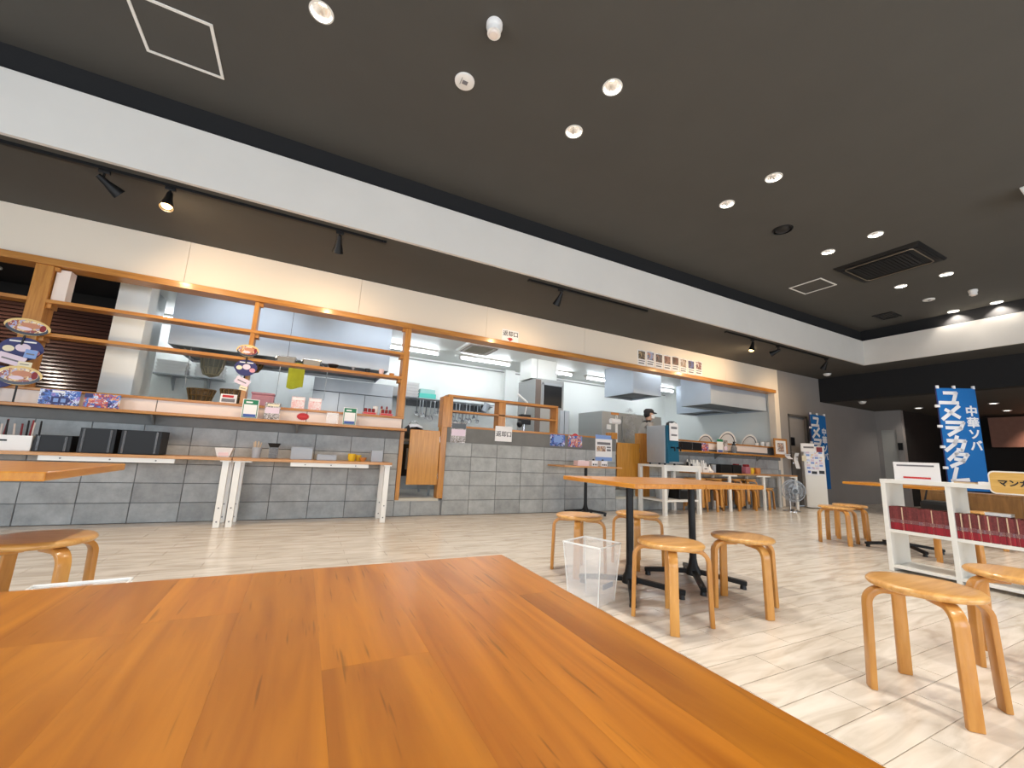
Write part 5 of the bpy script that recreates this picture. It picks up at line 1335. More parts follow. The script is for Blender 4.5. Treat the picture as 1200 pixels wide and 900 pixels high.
# oven / fridge block
t = thing('steel_refrigerator', 'grey steel refrigerator block beside the cook', 'refrigerator', (6.75, 7.6, KF))
bx(6.03, 7.90, 7.40, 8.30, KF, 1.98).build('fridge_body', 'cabinet_grey', t, bevel=0.01)
for a, b in ((6.62, 7.24), (7.26, 7.88)):
    dd = bx(a, b, 7.375, 7.40, 0.35, 1.90).build('fridge_door', 'cabinet_grey', t, bevel=0.006)
    bx(a + 0.03, a + 0.06, 7.35, 7.376, 1.0, 1.35).build('handle', 'steel', dd)
# paper towel roll holder on white board
y = 6.05
p = WY(719, 494, y)
t = thing('paper_towel_holder', 'white roll holder with orange-edged board behind the second hatch', 'paper holder', (p.x, y, p.z - 0.3))
q = WY(722.5, 514, y); bx(q.x - 0.02, q.x + 0.03, y, y + 0.015, q.z - 0.3, WY(722, 484, y).z).build('board', 'white_plastic', t)
bx(p.x - 0.06, p.x + 0.12, y - 0.01, y + 0.005, p.z + 0.13, p.z + 0.17).build('orange_edge', 'orange_pot', t)
MB().cyl((p.x - 0.12, y - 0.06, p.z), (p.x + 0.09, y - 0.06, p.z), 0.05, n=18).build('paper_roll', 'paper', t, smooth=True)
MB().tube([(p.x - 0.06, y - 0.06, p.z), (p.x - 0.06, y, p.z + 0.12), (p.x + 0.06, y, p.z + 0.12), (p.x + 0.06, y - 0.06, p.z)], 0.006, 6).build('bracket', 'steel', t)
q = WY(713, 500, y); bx(q.x - 0.05, q.x + 0.05, y - 0.02, y, q.z - 0.05, q.z + 0.04).build('small_box', 'white_plastic', t, bevel=0.006)
# wall lamp arm
# ---- cook
cx, cy = 6.62, 6.66
def person():
    t = thing('person', 'cook in dark cap and white face mask, grey top, leaning at the counter', 'person', (cx, cy, KF))
    F = Vector((0.80, -0.35, 0)).normalized(); Rr = Vector((F.y, -F.x, 0))   # facing towards +X, a little to the room
    def P(f, r, z): return Vector((cx, cy, KF)) + F * f + Rr * r + Vector((0, 0, z))
    nodes = {'pel': (P(-0.10, 0, 0.92), 0.14, 0.11), 'belly': (P(-0.07, 0, 1.05), 0.135, 0.105), 'chest': (P(-0.01, 0, 1.25), 0.155, 0.11), 'sh': (P(0.04, 0, 1.36), 0.12, 0.09),
             'neck': (P(0.06, 0, 1.44), 0.055, 0.055), 'head0': (P(0.085, 0, 1.50), 0.072, 0.078), 'head1': (P(0.09, 0, 1.57), 0.080, 0.092), 'head2': (P(0.08, 0, 1.63), 0.068, 0.08)}
    for s_, n in ((-1, 'l'), (1, 'r')):
        nodes['hip' + n] = (P(0, 0.10 * s_, 0.86), 0.085, 0.085); nodes['knee' + n] = (P(0.03, 0.11 * s_, 0.48), 0.058, 0.058); nodes['ank' + n] = (P(0, 0.11 * s_, 0.08), 0.04, 0.04); nodes['toe' + n] = (P(0.15, 0.12 * s_, 0.035), 0.038, 0.03)
        nodes['shd' + n] = (P(0.03, 0.18 * s_, 1.34), 0.065, 0.065); nodes['elb' + n] = (P(0.06 if s_ < 0 else 0.02, 0.25 * s_, 1.08), 0.045, 0.045)
        nodes['wri' + n] = (P(0.28, 0.20 * s_, 1.06), 0.030, 0.028); nodes['pal' + n] = (P(0.35, 0.19 * s_, 1.06), 0.036, 0.018)
        for k in range(5):
            off = (k - 2) * 0.018
            if k == 0:
                off = -0.035 * s_
                nodes['f%s%d' % (n, k)] = (P(0.37, 0.19 * s_ + off, 1.06), 0.010, 0.010); nodes['g%s%d' % (n, k)] = (P(0.40, 0.19 * s_ + off * 1.2, 1.045), 0.008, 0.008)
            else:
                off = (k - 2.5) * 0.020
                nodes['f%s%d' % (n, k)] = (P(0.40, 0.19 * s_ + off, 1.058), 0.009, 0.009); nodes['g%s%d' % (n, k)] = (P(0.44, 0.19 * s_ + off, 1.035), 0.008, 0.008)
    E_ = [('pel', 'belly'), ('belly', 'chest'), ('chest', 'sh'), ('sh', 'neck'), ('neck', 'head0'), ('head0', 'head1'), ('head1', 'head2')]
    for n in 'lr':
        E_ += [('pel', 'hip' + n), ('hip' + n, 'knee' + n), ('knee' + n, 'ank' + n), ('ank' + n, 'toe' + n), ('sh', 'shd' + n), ('shd' + n, 'elb' + n), ('elb' + n, 'wri' + n), ('wri' + n, 'pal' + n)]
        for k in range(5): E_ += [('pal' + n, 'f%s%d' % (n, k)), ('f%s%d' % (n, k), 'g%s%d' % (n, k))]
    ks = list(nodes); me = bpy.data.meshes.new('body')
    off = Vector((cx, cy, KF))
    me.from_pydata([tuple(nodes[k][0] - off) for k in ks], [(ks.index(a), ks.index(b)) for a, b in E_], [])
    o = bpy.data.objects.new('body', me); COL.objects.link(o)
    sk = o.modifiers.new('skin', 'SKIN'); sk.use_smooth_shade = True
    for i, k in enumerate(ks): me.skin_vertices[0].data[i].radius = (nodes[k][1], nodes[k][2]); me.skin_vertices[0].data[i].use_root = (k == 'pel')
    o.modifiers.new('sub', 'SUBSURF').levels = 2
    dg = bpy.context.evaluated_depsgraph_get(); dg.update(); nm = bpy.data.meshes.new_from_object(o.evaluated_get(dg)); o.modifiers.clear(); o.data = nm
    nm.materials.clear()
    for m in ('skin', 'shirt', 'trousers', 'collar'): nm.materials.append(MATS[m])
    for pl in nm.polygons:
        c = pl.center; fwd = Vector((c.x, c.y, 0)).dot(F)
        pl.use_smooth = True
        pl.material_index = 0 if (c.z > 1.455 or fwd > 0.25 and c.z > 0.9) else (3 if c.z > 1.40 else (1 if c.z > 0.90 else (2 if c.z > 0.1 else 3)))
    o.parent = t
    H = P(0.085, 0, 1.575)
    def hx(mb): return mb.xf(Matrix.Translation(H) @ Matrix.Rotation(math.atan2(F.y, F.x), 4, 'Z'))
    cap = MB(); cap.lathe([(0.094, 0.03), (0.098, 0.05), (0.09, 0.085), (0.06, 0.112), (0.0, 0.12)], n=24); cap.v = [(a * 1.08 - 0.005, b * 0.92, c) for a, b, c in cap.v]
    hx(cap).build('cap', 'cap_cloth', t, smooth=True)
    br = MB(); pts = [(0.06, -0.07), (0.11, -0.065), (0.15, -0.04), (0.165, 0), (0.15, 0.04), (0.11, 0.065), (0.06, 0.07)]
    br.add([(a, b, 0.042 - 0.12 * (a - 0.06)) for a, b in pts] + [(a, b, 0.034 - 0.12 * (a - 0.06)) for a, b in pts], [tuple(range(7)), tuple(range(13, 6, -1))] + [(i, 7 + i, 7 + (i + 1) % 7, (i + 1) % 7) for i in range(7)])
    hx(br).build('cap_brim', 'cap_cloth', t)
    hr = MB().ball((-0.035, 0, 0.0), 0.072, 0.082, 0.085); hx(hr).build('hair', 'hair', t, smooth=True)
    mk = MB(); vs = []; fs = []
    for j in range(6):
        for i in range(9):
            a = R_(-80 + 20 * i); r = 0.094 + 0.012 * math.cos(R_(-80 + 20 * i)) * (1 - abs(j - 2.5) / 3.5)
            vs.append((r * math.cos(a) * 1.06 - 0.0, r * math.sin(a) * 0.86, -0.085 + 0.075 * j / 5))
    for j in range(5):
        for i in range(8): fs.append((j * 9 + i, j * 9 + i + 1, (j + 1) * 9 + i + 1, (j + 1) * 9 + i))
    hx(mk.add(vs, fs)).build('face_mask', 'mask_white', t, smooth=True)
    for s_ in (-1, 1):
        hx(MB().ball((0.083, 0.034 * s_, 0.012), 0.012, 0.015, 0.008, 10, 6)).build('eye', 'mask_white', t, smooth=True)
        hx(MB().ball((0.093, 0.034 * s_, 0.012), 0.005, 0.006, 0.006, 8, 5)).build('iris', 'hair', t, smooth=True)
        hx(MB().ball((0.0, 0.083 * s_, -0.005), 0.018, 0.01, 0.028, 10, 6)).build('ear', 'skin', t, smooth=True)
    hx(MB().ball((0.098, 0, -0.012), 0.014, 0.012, 0.022, 10, 6)).build('nose', 'skin', t, smooth=True)
person()
for o_ in S.objects:
    if o_.name == 'person': o_.scale = (1.07, 1.07, 1.07)

# ================================================================== RIGHT COUNTER
# white rack with the water dispenser
t = thing('dispenser_rack', 'white open metal rack carrying the steel water dispenser', 'rack', (5.98, 5.45, 0))
RX0, RX1, RY0, RY1, RZ = 5.52, 6.42, 5.12, 5.74, 0.84
for x in (RX0, RX1 - 0.06):
    for y in (RY0, RY1 - 0.06): bx(x, x + 0.06, y, y + 0.06, 0, RZ - 0.04).build('leg', 'white_metal', t, bevel=0.003)
bx(RX0, RX1, RY0, RY1, RZ - 0.04, RZ).build('rack_top', 'white_metal', t, bevel=0.003)
bx(RX0 + 0.03, RX1 - 0.03, RY0 + 0.03, RY1 - 0.03, 0.22, 0.25).build('lower_shelf', 'white_metal', t, bevel=0.002)
bx(RX0 + 0.06, RX1 - 0.06, RY0 + 0.01, RY0 + 0.05, RZ - 0.10, RZ - 0.04).build('top_rail', 'white_metal', t)
t = thing('water_dispenser', 'steel-sided drink dispenser with teal front on the white rack', 'dispenser', (5.80, 5.42, RZ))
bx(5.58, 5.88, 5.16, 5.58, RZ + 0.03, RZ + 0.68).build('steel_case', 'steel', t, bevel=0.006)
bx(5.88, 5.91, 5.15, 5.59, RZ + 0.03, RZ + 0.70).build('pale_edge', 'white_plastic', t, bevel=0.006)
fx = MB(); fx.hexa([(5.60, 5.10, RZ + 0.03), (5.86, 5.10, RZ + 0.03), (5.86, 5.16, RZ + 0.03), (5.60, 5.16, RZ + 0.03)], [(5.60, 5.12, RZ + 0.68), (5.86, 5.12, RZ + 0.68), (5.86, 5.16, RZ + 0.68), (5.60, 5.16, RZ + 0.68)])
fx.build('teal_front', 'teal', t)
bx(5.63, 5.83, 5.085, 5.10, RZ + 0.42, RZ + 0.72).build('notice_sheet', 'paper', t); bx(5.66, 5.80, 5.083, 5.086, RZ + 0.62, RZ + 0.66).build('notice_heading', 'ink_grey', t); bx(5.66, 5.80, 5.083, 5.086, RZ + 0.50, RZ + 0.53).build('notice_heading', 'ink_grey', t)
for x in (5.68, 5.82): MB().tube([(x, 5.11, RZ + 0.30), (x, 5.04, RZ + 0.30), (x, 5.03, RZ + 0.24)], 0.014, 8).build('spout', 'black_plastic', t, smooth=True)
bx(5.62, 5.88, 5.03, 5.11, RZ + 0.03, RZ + 0.06).build('drip_tray', 'steel', t)
for x in (5.62, 5.85):
    for y in (5.2, 5.54): MB().cyl((x, y, RZ), (x, y, RZ + 0.03), 0.018, n=10).build('foot', 'black_plastic', t)
t = thing('floor_bucket', 'steel bucket on the lower shelf of the white rack', 'bucket', (5.75, 5.4, 0.25))
MB().lathe([(0, 0), (0.10, 0), (0.13, 0.22), (0.125, 0.22), (0.09, 0.006), (0, 0.006)], c=(5.75, 5.40, 0.25), n=20).build('pail', 'steel', t, smooth=True); MB().tube([(5.62, 5.4, 0.47), (5.66, 5.4, 0.56), (5.84, 5.4, 0.56), (5.88, 5.4, 0.47)], 0.005, 6).build('bail_handle', 'chrome', t)
t = thing('dark_case', 'dark appliance on the lower shelf of the white rack', 'appliance', (6.15, 5.4, 0.25))
bx(6.02, 6.30, 5.25, 5.6, 0.25, 0.55).build('case_body', 'black_plastic', t, bevel=0.01); bx(6.06, 6.26, 5.245, 5.252, 0.40, 0.50).build('panel', 'steel_dark', t)
# hanging black lamp-like item behind dispenser
p = WY(789, 500, 6.1)
t = thing('hand_dryer', 'black upright appliance with white lamp behind the dispenser', 'appliance', (p.x, 6.15, 1.0))
MB().lathe([(0, 1.0), (0.10, 1.0), (0.11, 1.5), (0.12, 1.62), (0.10, 1.70), (0.05, 1.735), (0, 1.74)], c=(p.x, 6.15, 0), n=22).build('body', 'black_plastic', t, smooth=True); MB().ball((p.x - 0.05, 6.03, 1.66), 0.05, 0.03, 0.04).build('lamp', 'white_plastic', t, smooth=True)
t = thing('low_shelf', 'low steel shelf behind the right counter carrying the black appliance', 'shelf', (7.2, 6.15, KF))
bx(6.4, 9.9, 5.98, 6.35, 0.97, 1.0).build('top', 'steel', t, bevel=0.003)
for x in (6.42, 8.15, 9.85): bx(x, x + 0.03, 6.02, 6.33, KF, 0.97).build('side', 'steel', t)
# things on the right ledge / sill
RL = 1.137; YR = D - 0.09; RS = 1.345
def xat(px, y=YR): return WY(px, 525, y).x
def rbox(px0, px1, h, m, name, label, cat, z=RL, d=0.10, y=YR, extra=None):
    a, b = xat(px0, y), xat(px1, y); t = thing(name, label, cat, ((a + b) / 2, y, z))
    crate(a, b, y - d / 2, y + d / 2, z, h, m, t, 'body'); return t, a, b
t, a, b = rbox(797, 820, 0.16, 'dark_box', 'tray_holder', 'low black tray holder on the right ledge', 'tray stack')
bx(a + 0.02, b - 0.02, YR - 0.03, YR + 0.03, RL + 0.01, RL + 0.13).build('tray_pile', 'black_plastic', t); bx((a + b) / 2 - 0.006, (a + b) / 2 + 0.006, YR - 0.054, YR - 0.05, RL, RL + 0.16).build('seam', 'smoke_clear', t)
sheet('flyer_card', 'blue and red flyer card standing on the right ledge', 'flyer', (xat(826), RL), 0.23, 0.17, YR, 'print_blue_red', None, pics=[(0.1, 0.6, 0.3, 0.7, 'print_warm', 'title_patch')])
t = sheet('menu_card', 'green-topped sign card on the right ledge', 'sign', (xat(844), RL), 0.19, 0.27, YR, 'white_plastic', None, pics=[(0, 1, 0.82, 1, 'green_print', 'green_band'), (0.1, 0.9, 0.02, 0.18, 'blue_print', 'blue_band')]); stand(t, 0.19, 0.27, xat(844), YR, RL)
t = sheet('menu_card', 'narrow grey-pictured card beside the green-topped card', 'sign', (xat(851.5), RL), 0.13, 0.26, YR + 0.02, 'print_magazine', None, pics=[(0.1, 0.9, 0.2, 0.5, 'pale_lilac', 'text_block')]); stand(t, 0.13, 0.26, xat(851.5), YR, RL)
x = xat(860); t = thing('pump_bottle', 'grey bottle with black pump top on the right ledge', 'bottle', (x, YR, RL))
MB().lathe([(0, 0), (0.055, 0), (0.058, 0.12), (0.04, 0.16), (0.03, 0.17), (0, 0.17)], c=(x, YR, RL), n=18).build('bottle_body', 'smoke_clear', t, smooth=True); MB().lathe([(0.034, 0.165), (0.034, 0.20), (0.014, 0.205), (0.014, 0.235), (0, 0.235)], c=(x, YR, RL), n=14).build('pump_cap', 'black_plastic', t, smooth=True); bx(x - 0.012, x + 0.07, YR - 0.012, YR + 0.012, RL + 0.225, RL + 0.245).build('spout', 'black_plastic', t)
def plate(px, r, label):
    y = 6.10; x = WY(px, 515, y).x; t = thing('serving_plate', label, 'plate', (x, y, 1.0))
    M = Matrix.Translation((x, y, 1.0 + r * 1.0)) @ Matrix.Rotation(R_(100), 4, 'X')
    MB().lathe([(0, 0), (r * 0.62, 0.0), (r * 0.7, 0.012), (r, 0.028), (r * 0.99, 0.034), (r * 0.66, 0.018), (r * 0.6, 0.006), (0, 0.006)], n=36).xf(M).build('dish', 'ceramic', t, smooth=True)
    MB().lathe_open([(r * 0.80, 0.026), (r * 0.86, 0.030), (r * 0.86, 0.032), (r * 0.80, 0.028)], n=36).xf(M).build('dark_ring', 'ceramic_rim', t, smooth=True)
plate(824.5, 0.265, 'white plate with dark ring standing behind the flyer card')
plate(850, 0.32, 'large grey-rimmed plate standing behind the sign cards')
plate(876, 0.31, 'white dark-ringed plate standing next to the paper cups')
for px, s_, lab in ((886.5, 0.8, 'low white cup on the right sill beside the plate'), (893, 1.3, 'tall white paper cup on the right sill, middle of three'), (899, 1.2, 'white paper cup on the right sill, last towards the picture frame')):
    x = WY(px, 518, D + 0.05).x; t = thing('paper_cup', lab, 'cup', (x, D + 0.05, RS)); MB().lathe([(0, 0), (0.035, 0), (0.045, 0.075 * s_), (0.042, 0.075 * s_), (0.03, 0.005), (0, 0.005)], c=(x, D + 0.05, RS), n=18).build('cup_body', 'ceramic', t, smooth=True); MB().lathe_open([(0.042, 0.073 * s_), (0.048, 0.076 * s_), (0.042, 0.079 * s_)], c=(x, D + 0.05, RS), n=18).build('lip', 'ceramic', t)
# framed picture and slips at the end of the ledge
x, z = 9.82, RL
t = thing('framed_picture', 'wooden picture frame with a light picture leaning on the ledge end', 'picture frame', (x, YR, z))
w, h = 0.50, 0.40
m = MB(); fy = YR - 0.05; m.box(x - w / 2, x + w / 2, fy, fy + 0.02, z, z + 0.045).box(x - w / 2, x + w / 2, fy, fy + 0.02, z + h - 0.045, z + h).box(x - w / 2, x - w / 2 + 0.045, fy, fy + 0.02, z + 0.045, z + h - 0.045).box(x + w / 2 - 0.045, x + w / 2, fy, fy + 0.02, z + 0.045, z + h - 0.045)
m.build('frame', 'wood_trim', t, bevel=0.003); bx(x - w / 2 + 0.04, x + w / 2 - 0.04, fy + 0.008, fy + 0.014, z + 0.04, z + h - 0.04).build('mat_board', 'paper', t)
bx(x - 0.12, x + 0.12, fy + 0.006, fy + 0.009, z + 0.10, z + 0.30).build('picture', 'print_food', t)
for (px, py, w, h, lab, tl) in ((924, 535, 0.20, 0.11, 'white slip of paper hanging under the picture frame', 0.1), (935, 540, 0.16, 0.36, 'long curled white paper hanging beside the picture frame', -0.12)):
    p = WY(px, py, D - 0.2); t = thing('hanging_paper', lab, 'paper', (p.x, D - 0.2, p.z)); vs = []; fs = []
    for j in range(7):
        for i in range(3): vs.append((p.x + (i / 2 - 0.5) * w + tl * (j / 6) * 0.4, D - 0.2 + 0.03 * math.sin(j * 0.7), p.z + h / 2 - h * j / 6))
    for j in range(6):
        for i in range(2): fs.append((j * 3 + i, j * 3 + i + 1, j * 3 + i + 4, j * 3 + i + 3))
    n0 = len(vs); vs += [(a, b + 0.003, c) for a, b, c in vs]; fs += [tuple(n0 + q for q in f[::-1]) for f in fs]
    MB().add(vs, fs).build('sheet', 'paper', t, smooth=True); bx(p.x - w * 0.3, p.x + w * 0.25, D - 0.206, D - 0.203, p.z + h * 0.2, p.z + h * 0.28).build('text_lines', 'ink_grey', t)
    MB().tube([(p.x, D - 0.2, p.z + h / 2 - 0.01), (p.x, D - 0.10, p.z + h / 2 + 0.02), (p.x, D - 0.004, p.z + h / 2 + 0.02)], 0.003, 5).build('clip_wire', 'steel', t)
# on the right bench
YB2 = 5.52
def xb2(px): return WY(px, 548, YB2).x
for px, w, lab in ((812, 0.26, 'white basket of white-capped bottles on the right bench, beside the dispenser rack'), (822, 0.17, 'narrow white basket of white-capped bottles next to the wider one')):
    x = xb2(px); t = thing('bottle_basket', lab, 'basket', (x, YB2, BZ)); crate(x - w / 2, x + w / 2, YB2 - 0.1, YB2 + 0.1, BZ, 0.11, 'white_plastic', t, 'basket_body'); bx(x - 0.04, x + 0.03, YB2 - 0.103, YB2 - 0.099, BZ + 0.06, BZ + 0.075).build('hand_slot', 'ink', t)
    n = 5 if w > 0.2 else 3
    for k in range(n):
        for j in range(2):
            bxx = x - w / 2 + 0.03 + k * (w - 0.06) / (n - 1); byy = YB2 - 0.05 + 0.09 * j; hh = 0.16 + 0.04 * ((k + j) % 2)
            b_ = MB().lathe([(0, 0), (0.021, 0), (0.021, hh * 0.75), (0.012, hh * 0.9), (0, hh * 0.9)], c=(bxx, byy, BZ + 0.009), n=10).build('bottle', 'hair' if k == 0 and w > 0.2 else 'ceramic', t, smooth=True)
            MB().lathe([(0.013, hh * 0.88), (0.014, hh), (0.005, hh * 1.12), (0, hh * 1.12)], c=(bxx, byy, BZ + 0.009), n=10).build('cap', 'white_plastic', b_, smooth=True)
t = lathed('glue_bottle', 'short white bottle with pointed cap on the right bench', 'bottle', 831.5, 548, YB2 - 0.06, BZ, [(0, 0), (0.07, 0), (0.072, 0.03), (0.03, 0.07), (0.02, 0.09), (0, 0.09)], 'ceramic', [('cap', [(0.018, 0.088), (0.016, 0.12), (0.006, 0.15), (0, 0.15)], 'white_plastic')])
x = xb2(836); t = thing('clear_cup_stack', 'bluish clear cup stack on the right bench', 'cups', (x, YB2, BZ)); MB().lathe([(0, 0), (0.045, 0), (0.05, 0.15), (0.046, 0.15), (0.04, 0.005), (0, 0.005)], c=(x, YB2, BZ), n=18).build('cup', 'frosted', t, smooth=True); MB().lathe_open([(0.046, 0.145), (0.055, 0.15), (0.046, 0.155)], c=(x, YB2, BZ), n=18).build('rim', 'clear_rim', t)
for px0, px1, lab in ((838, 851, 'black tray holder on the right bench, the one by the clear cups'), (852, 862, 'black tray holder on the right bench, the one by the red-capped jars')):
    a, b = xb2(px0), xb2(px1); t = thing('tray_holder', lab, 'tray stack', ((a + b) / 2, YB2, BZ)); crate(a, b, YB2 - 0.13, YB2 + 0.13, BZ, 0.17, 'dark_box', t, 'holder_body'); bx(a + 0.012, b - 0.012, YB2 - 0.11, YB2 + 0.11, BZ + 0.01, BZ + 0.14).build('tray_pile', 'black_plastic', t)
for px, lab in ((865.8, 'pinkish jar with dark red lid on the right bench, behind its twin'), (871, 'pinkish jar with dark red lid on the right bench, in front of its twin')):
    x = xb2(px); y = YB2 + (0.06 if px < 868 else -0.06); t = thing('pickle_jar', lab, 'jar', (x, y, BZ)); bx(x - 0.075, x + 0.075, y - 0.05, y + 0.05, BZ, BZ + 0.14).build('jar_body', mat('pickle', (176, 110, 122), 0.3), t, bevel=0.012); bx(x - 0.055, x + 0.055, y - 0.04, y + 0.04, BZ + 0.14, BZ + 0.19).build('lid', 'dark_red', t, bevel=0.01)
lathed('yellow_pot', 'yellow pot on the right bench beside the orange pot', 'pot', 880, 552, YB2, BZ, [(0, 0), (0.05, 0), (0.065, 0.05), (0.06, 0.12), (0.054, 0.12), (0.05, 0.01), (0, 0.01)], 'yellow', [('rim', [(0.052, 0.118), (0.064, 0.122), (0.052, 0.126)], 'yellow')])
lathed('orange_pot', 'orange pot on the right bench beside the yellow pot', 'pot', 887.5, 552, YB2, BZ, [(0, 0), (0.05, 0), (0.065, 0.05), (0.06, 0.12), (0.054, 0.12), (0.05, 0.01), (0, 0.01)], 'orange_pot', [('rim', [(0.052, 0.118), (0.064, 0.122), (0.052, 0.126)], 'orange_pot')])
# electric floor fan with clear cage
fxx, fyy, fz = 9.18, 5.10, 0.42
t = thing('electric_fan', 'silver electric floor fan standing under the right bench table', 'fan', (fxx, fyy, 0))
Mf = Matrix.Translation((fxx, fyy, fz)) @ Matrix.Rotation(R_(-38), 4, 'Z') @ Matrix.Rotation(R_(90), 4, 'X')
cg = MB()
for rr, zz in ((0.225, 0.0), (0.20, 0.05), (0.13, 0.075), (0.06, 0.085), (0.20, -0.05), (0.13, -0.07)):
    cg.tube([(rr * math.cos(2 * math.pi * k / 32), rr * math.sin(2 * math.pi * k / 32), zz) for k in range(32)], 0.005, 5, closed=True)
cg.xf(Mf).build('cage_rings', 'steel', t, smooth=True)
cw = MB()
for k in range(48):
    a = 2 * math.pi * k / 48
    cw.tube([(rr * math.cos(a), rr * math.sin(a), zz) for rr, zz in ((0.04, 0.087), (0.13, 0.077), (0.20, 0.052), (0.226, 0.0), (0.20, -0.052), (0.06, -0.075))], 0.0022, 3)
tag(cw.xf(Mf).build('cage_wires', 'steel_bright', t), kind='stuff')
MB().lathe([(0, 0.088), (0.045, 0.088), (0.045, 0.078), (0, 0.078)], n=20).xf(Mf).build('hub_badge', 'steel_dark', t)
MB().lathe([(0, -0.16), (0.06, -0.15), (0.07, -0.08), (0.05, -0.02), (0, -0.02)], n=18).xf(Mf).build('motor', 'steel', t, smooth=True)
for k in range(3):
    vs = []; fs = []
    for i in range(6):
        r = 0.03 + 0.16 * i / 5; wdt = 0.25 + 0.5 * math.sin(math.pi * (i + 0.6) / 6.5)
        for j in range(5):
            a = 2 * math.pi * k / 3 + (j / 4 - 0.5) * wdt * 1.6; vs.append((r * math.cos(a), r * math.sin(a), 0.035 * (j / 4 - 0.5)))
    for i in range(5):
        for j in range(4): fs.append((i * 5 + j, i * 5 + j + 1, (i + 1) * 5 + j + 1, (i + 1) * 5 + j))
    MB().add(vs, fs).xf(Mf).build('blade', 'smoke_clear', t, smooth=True)
MB().cyl((fxx, fyy + 0.08, 0.03), (fxx, fyy + 0.08, 0.40), 0.016, n=10).build('stem', 'chrome', t, smooth=True)
MB().lathe([(0.16, 0.0), (0.16, 0.012), (0.10, 0.03), (0.03, 0.045), (0, 0.045)], c=(fxx, fyy + 0.06, 0), n=28).build('base', 'chrome', t, smooth=True)
# ticket machine
t = thing('ticket_machine', 'white meal ticket machine with rows of pale buttons beside the grey door', 'vending machine', (0, 0, 0))
X0, X1, Y0, Y1 = -0.20, 0.20, 0.0, 0.27
bx(X0, X1, Y0, Y1, 0.02, 1.40).build('cabinet', 'white_plastic', t, bevel=0.012)
bx(X0 + 0.03, X1 - 0.03, Y0 - 0.006, Y0, 0.05, 0.72).build('lower_door', 'white_lam', t, bevel=0.004)
bx(X0 + 0.03, X1 - 0.03, Y0 - 0.008, Y0, 0.75, 1.33).build('button_panel', 'button_white', t)
for r in range(7):
    for c in range(4):
        bx(X0 + 0.045 + c * 0.08, X0 + 0.045 + c * 0.08 + 0.064, Y0 - 0.014, Y0 - 0.008, 0.88 + r * 0.058, 0.88 + r * 0.058 + 0.044).build('button', ('pale_blue_print', 'print_buttons', 'pale_lilac', 'button_white', 'print_buttons')[(r * 2 + c) % 5], t)
bx(X0 + 0.13, X0 + 0.23, Y0 - 0.012, Y0 - 0.006, 0.77, 0.83).build('coin_slot', 'black_plastic', t); bx(X0 + 0.27, X0 + 0.37, Y0 - 0.012, Y0 - 0.006, 0.78, 0.85).build('note_slot', 'black_plastic', t); bx(X0 + 0.06, X0 + 0.11, Y0 - 0.012, Y0 - 0.006, 0.79, 0.84).build('blue_key', 'blue_print', t)
bx(X0 - 0.05, X0 + 0.21, Y0 - 0.03, Y0 - 0.022, 1.27, 1.46).build('notice_sheet', 'paper', t); bx(X0 + 0.0, X0 + 0.2, Y0 - 0.032, Y0 - 0.03, 1.35, 1.39).build('notice_text', 'ink_grey', t)
bx(X0 + 0.25, X0 + 0.36, Y0 - 0.02, Y0 - 0.012, 1.27, 1.38).build('small_display', 'dark_red', t); bx(X0 - 0.04, X0 + 0.04, Y0 - 0.025, Y0 - 0.02, 1.05, 1.18).build('yellow_note', 'cream_print', t)
for x in (X0 + 0.05, X1 - 0.05): MB().cyl((x, 0.15, 0), (x, 0.15, 0.03), 0.025, n=10).build('foot', 'black_plastic', t)
place(t, (10.52, 5.34, 0), R_(-50))

# ================================================================== BANNERS
KANA = {'ユ': [[(.12, .86), (.80, .86), (.76, .14)], [(-.02, .12), (1.02, .12)]],
        'メ': [[(.82, 1.0), (.06, .02)], [(.12, .72), (.98, .18)]],
        'ヲ': [[(.02, .92), (.98, .92), (.90, .48), (.30, -.02)], [(.08, .52), (.88, .52)]],
        'カ': [[(.0, .70), (.98, .70), (.90, .02), (.66, .06)], [(.48, 1.02), (.44, .5), (.02, -.02)]],
        'タ': [[(.38, 1.02), (.0, .46)], [(.30, .86), (.98, .86), (.80, .36), (.20, -.02)], [(.34, .52), (.84, .44)]],
        'レ': [[(.22, 1.0), (.18, .06)], [(.10, .06), (1.0, .20)]]}
def stroke_letters(word, x, ztop, size, pitch, y, width=0.25, shear=0.24, wide=1.12):
    m = MB()
    for i, ch in enumerate(word):
        zb = ztop - i * pitch - size
        for st in KANA[ch]:
            pts = [Vector(((u + shear * (v - 0.5)) * size * wide, v * size)) for u, v in st]
            for a, b in zip(pts[:-1], pts[1:]):
                d = (b - a).normalized(); n_ = Vector((-d.y, d.x)) * (width * size / 2); a2 = a - d * width * size * 0.3; b2 = b + d * width * size * 0.3
                q = [a2 - n_, b2 - n_, b2 + n_, a2 + n_]
                m.prism([(x + p.x, zb + p.y) for p in q], y - 0.003, y)
    return m
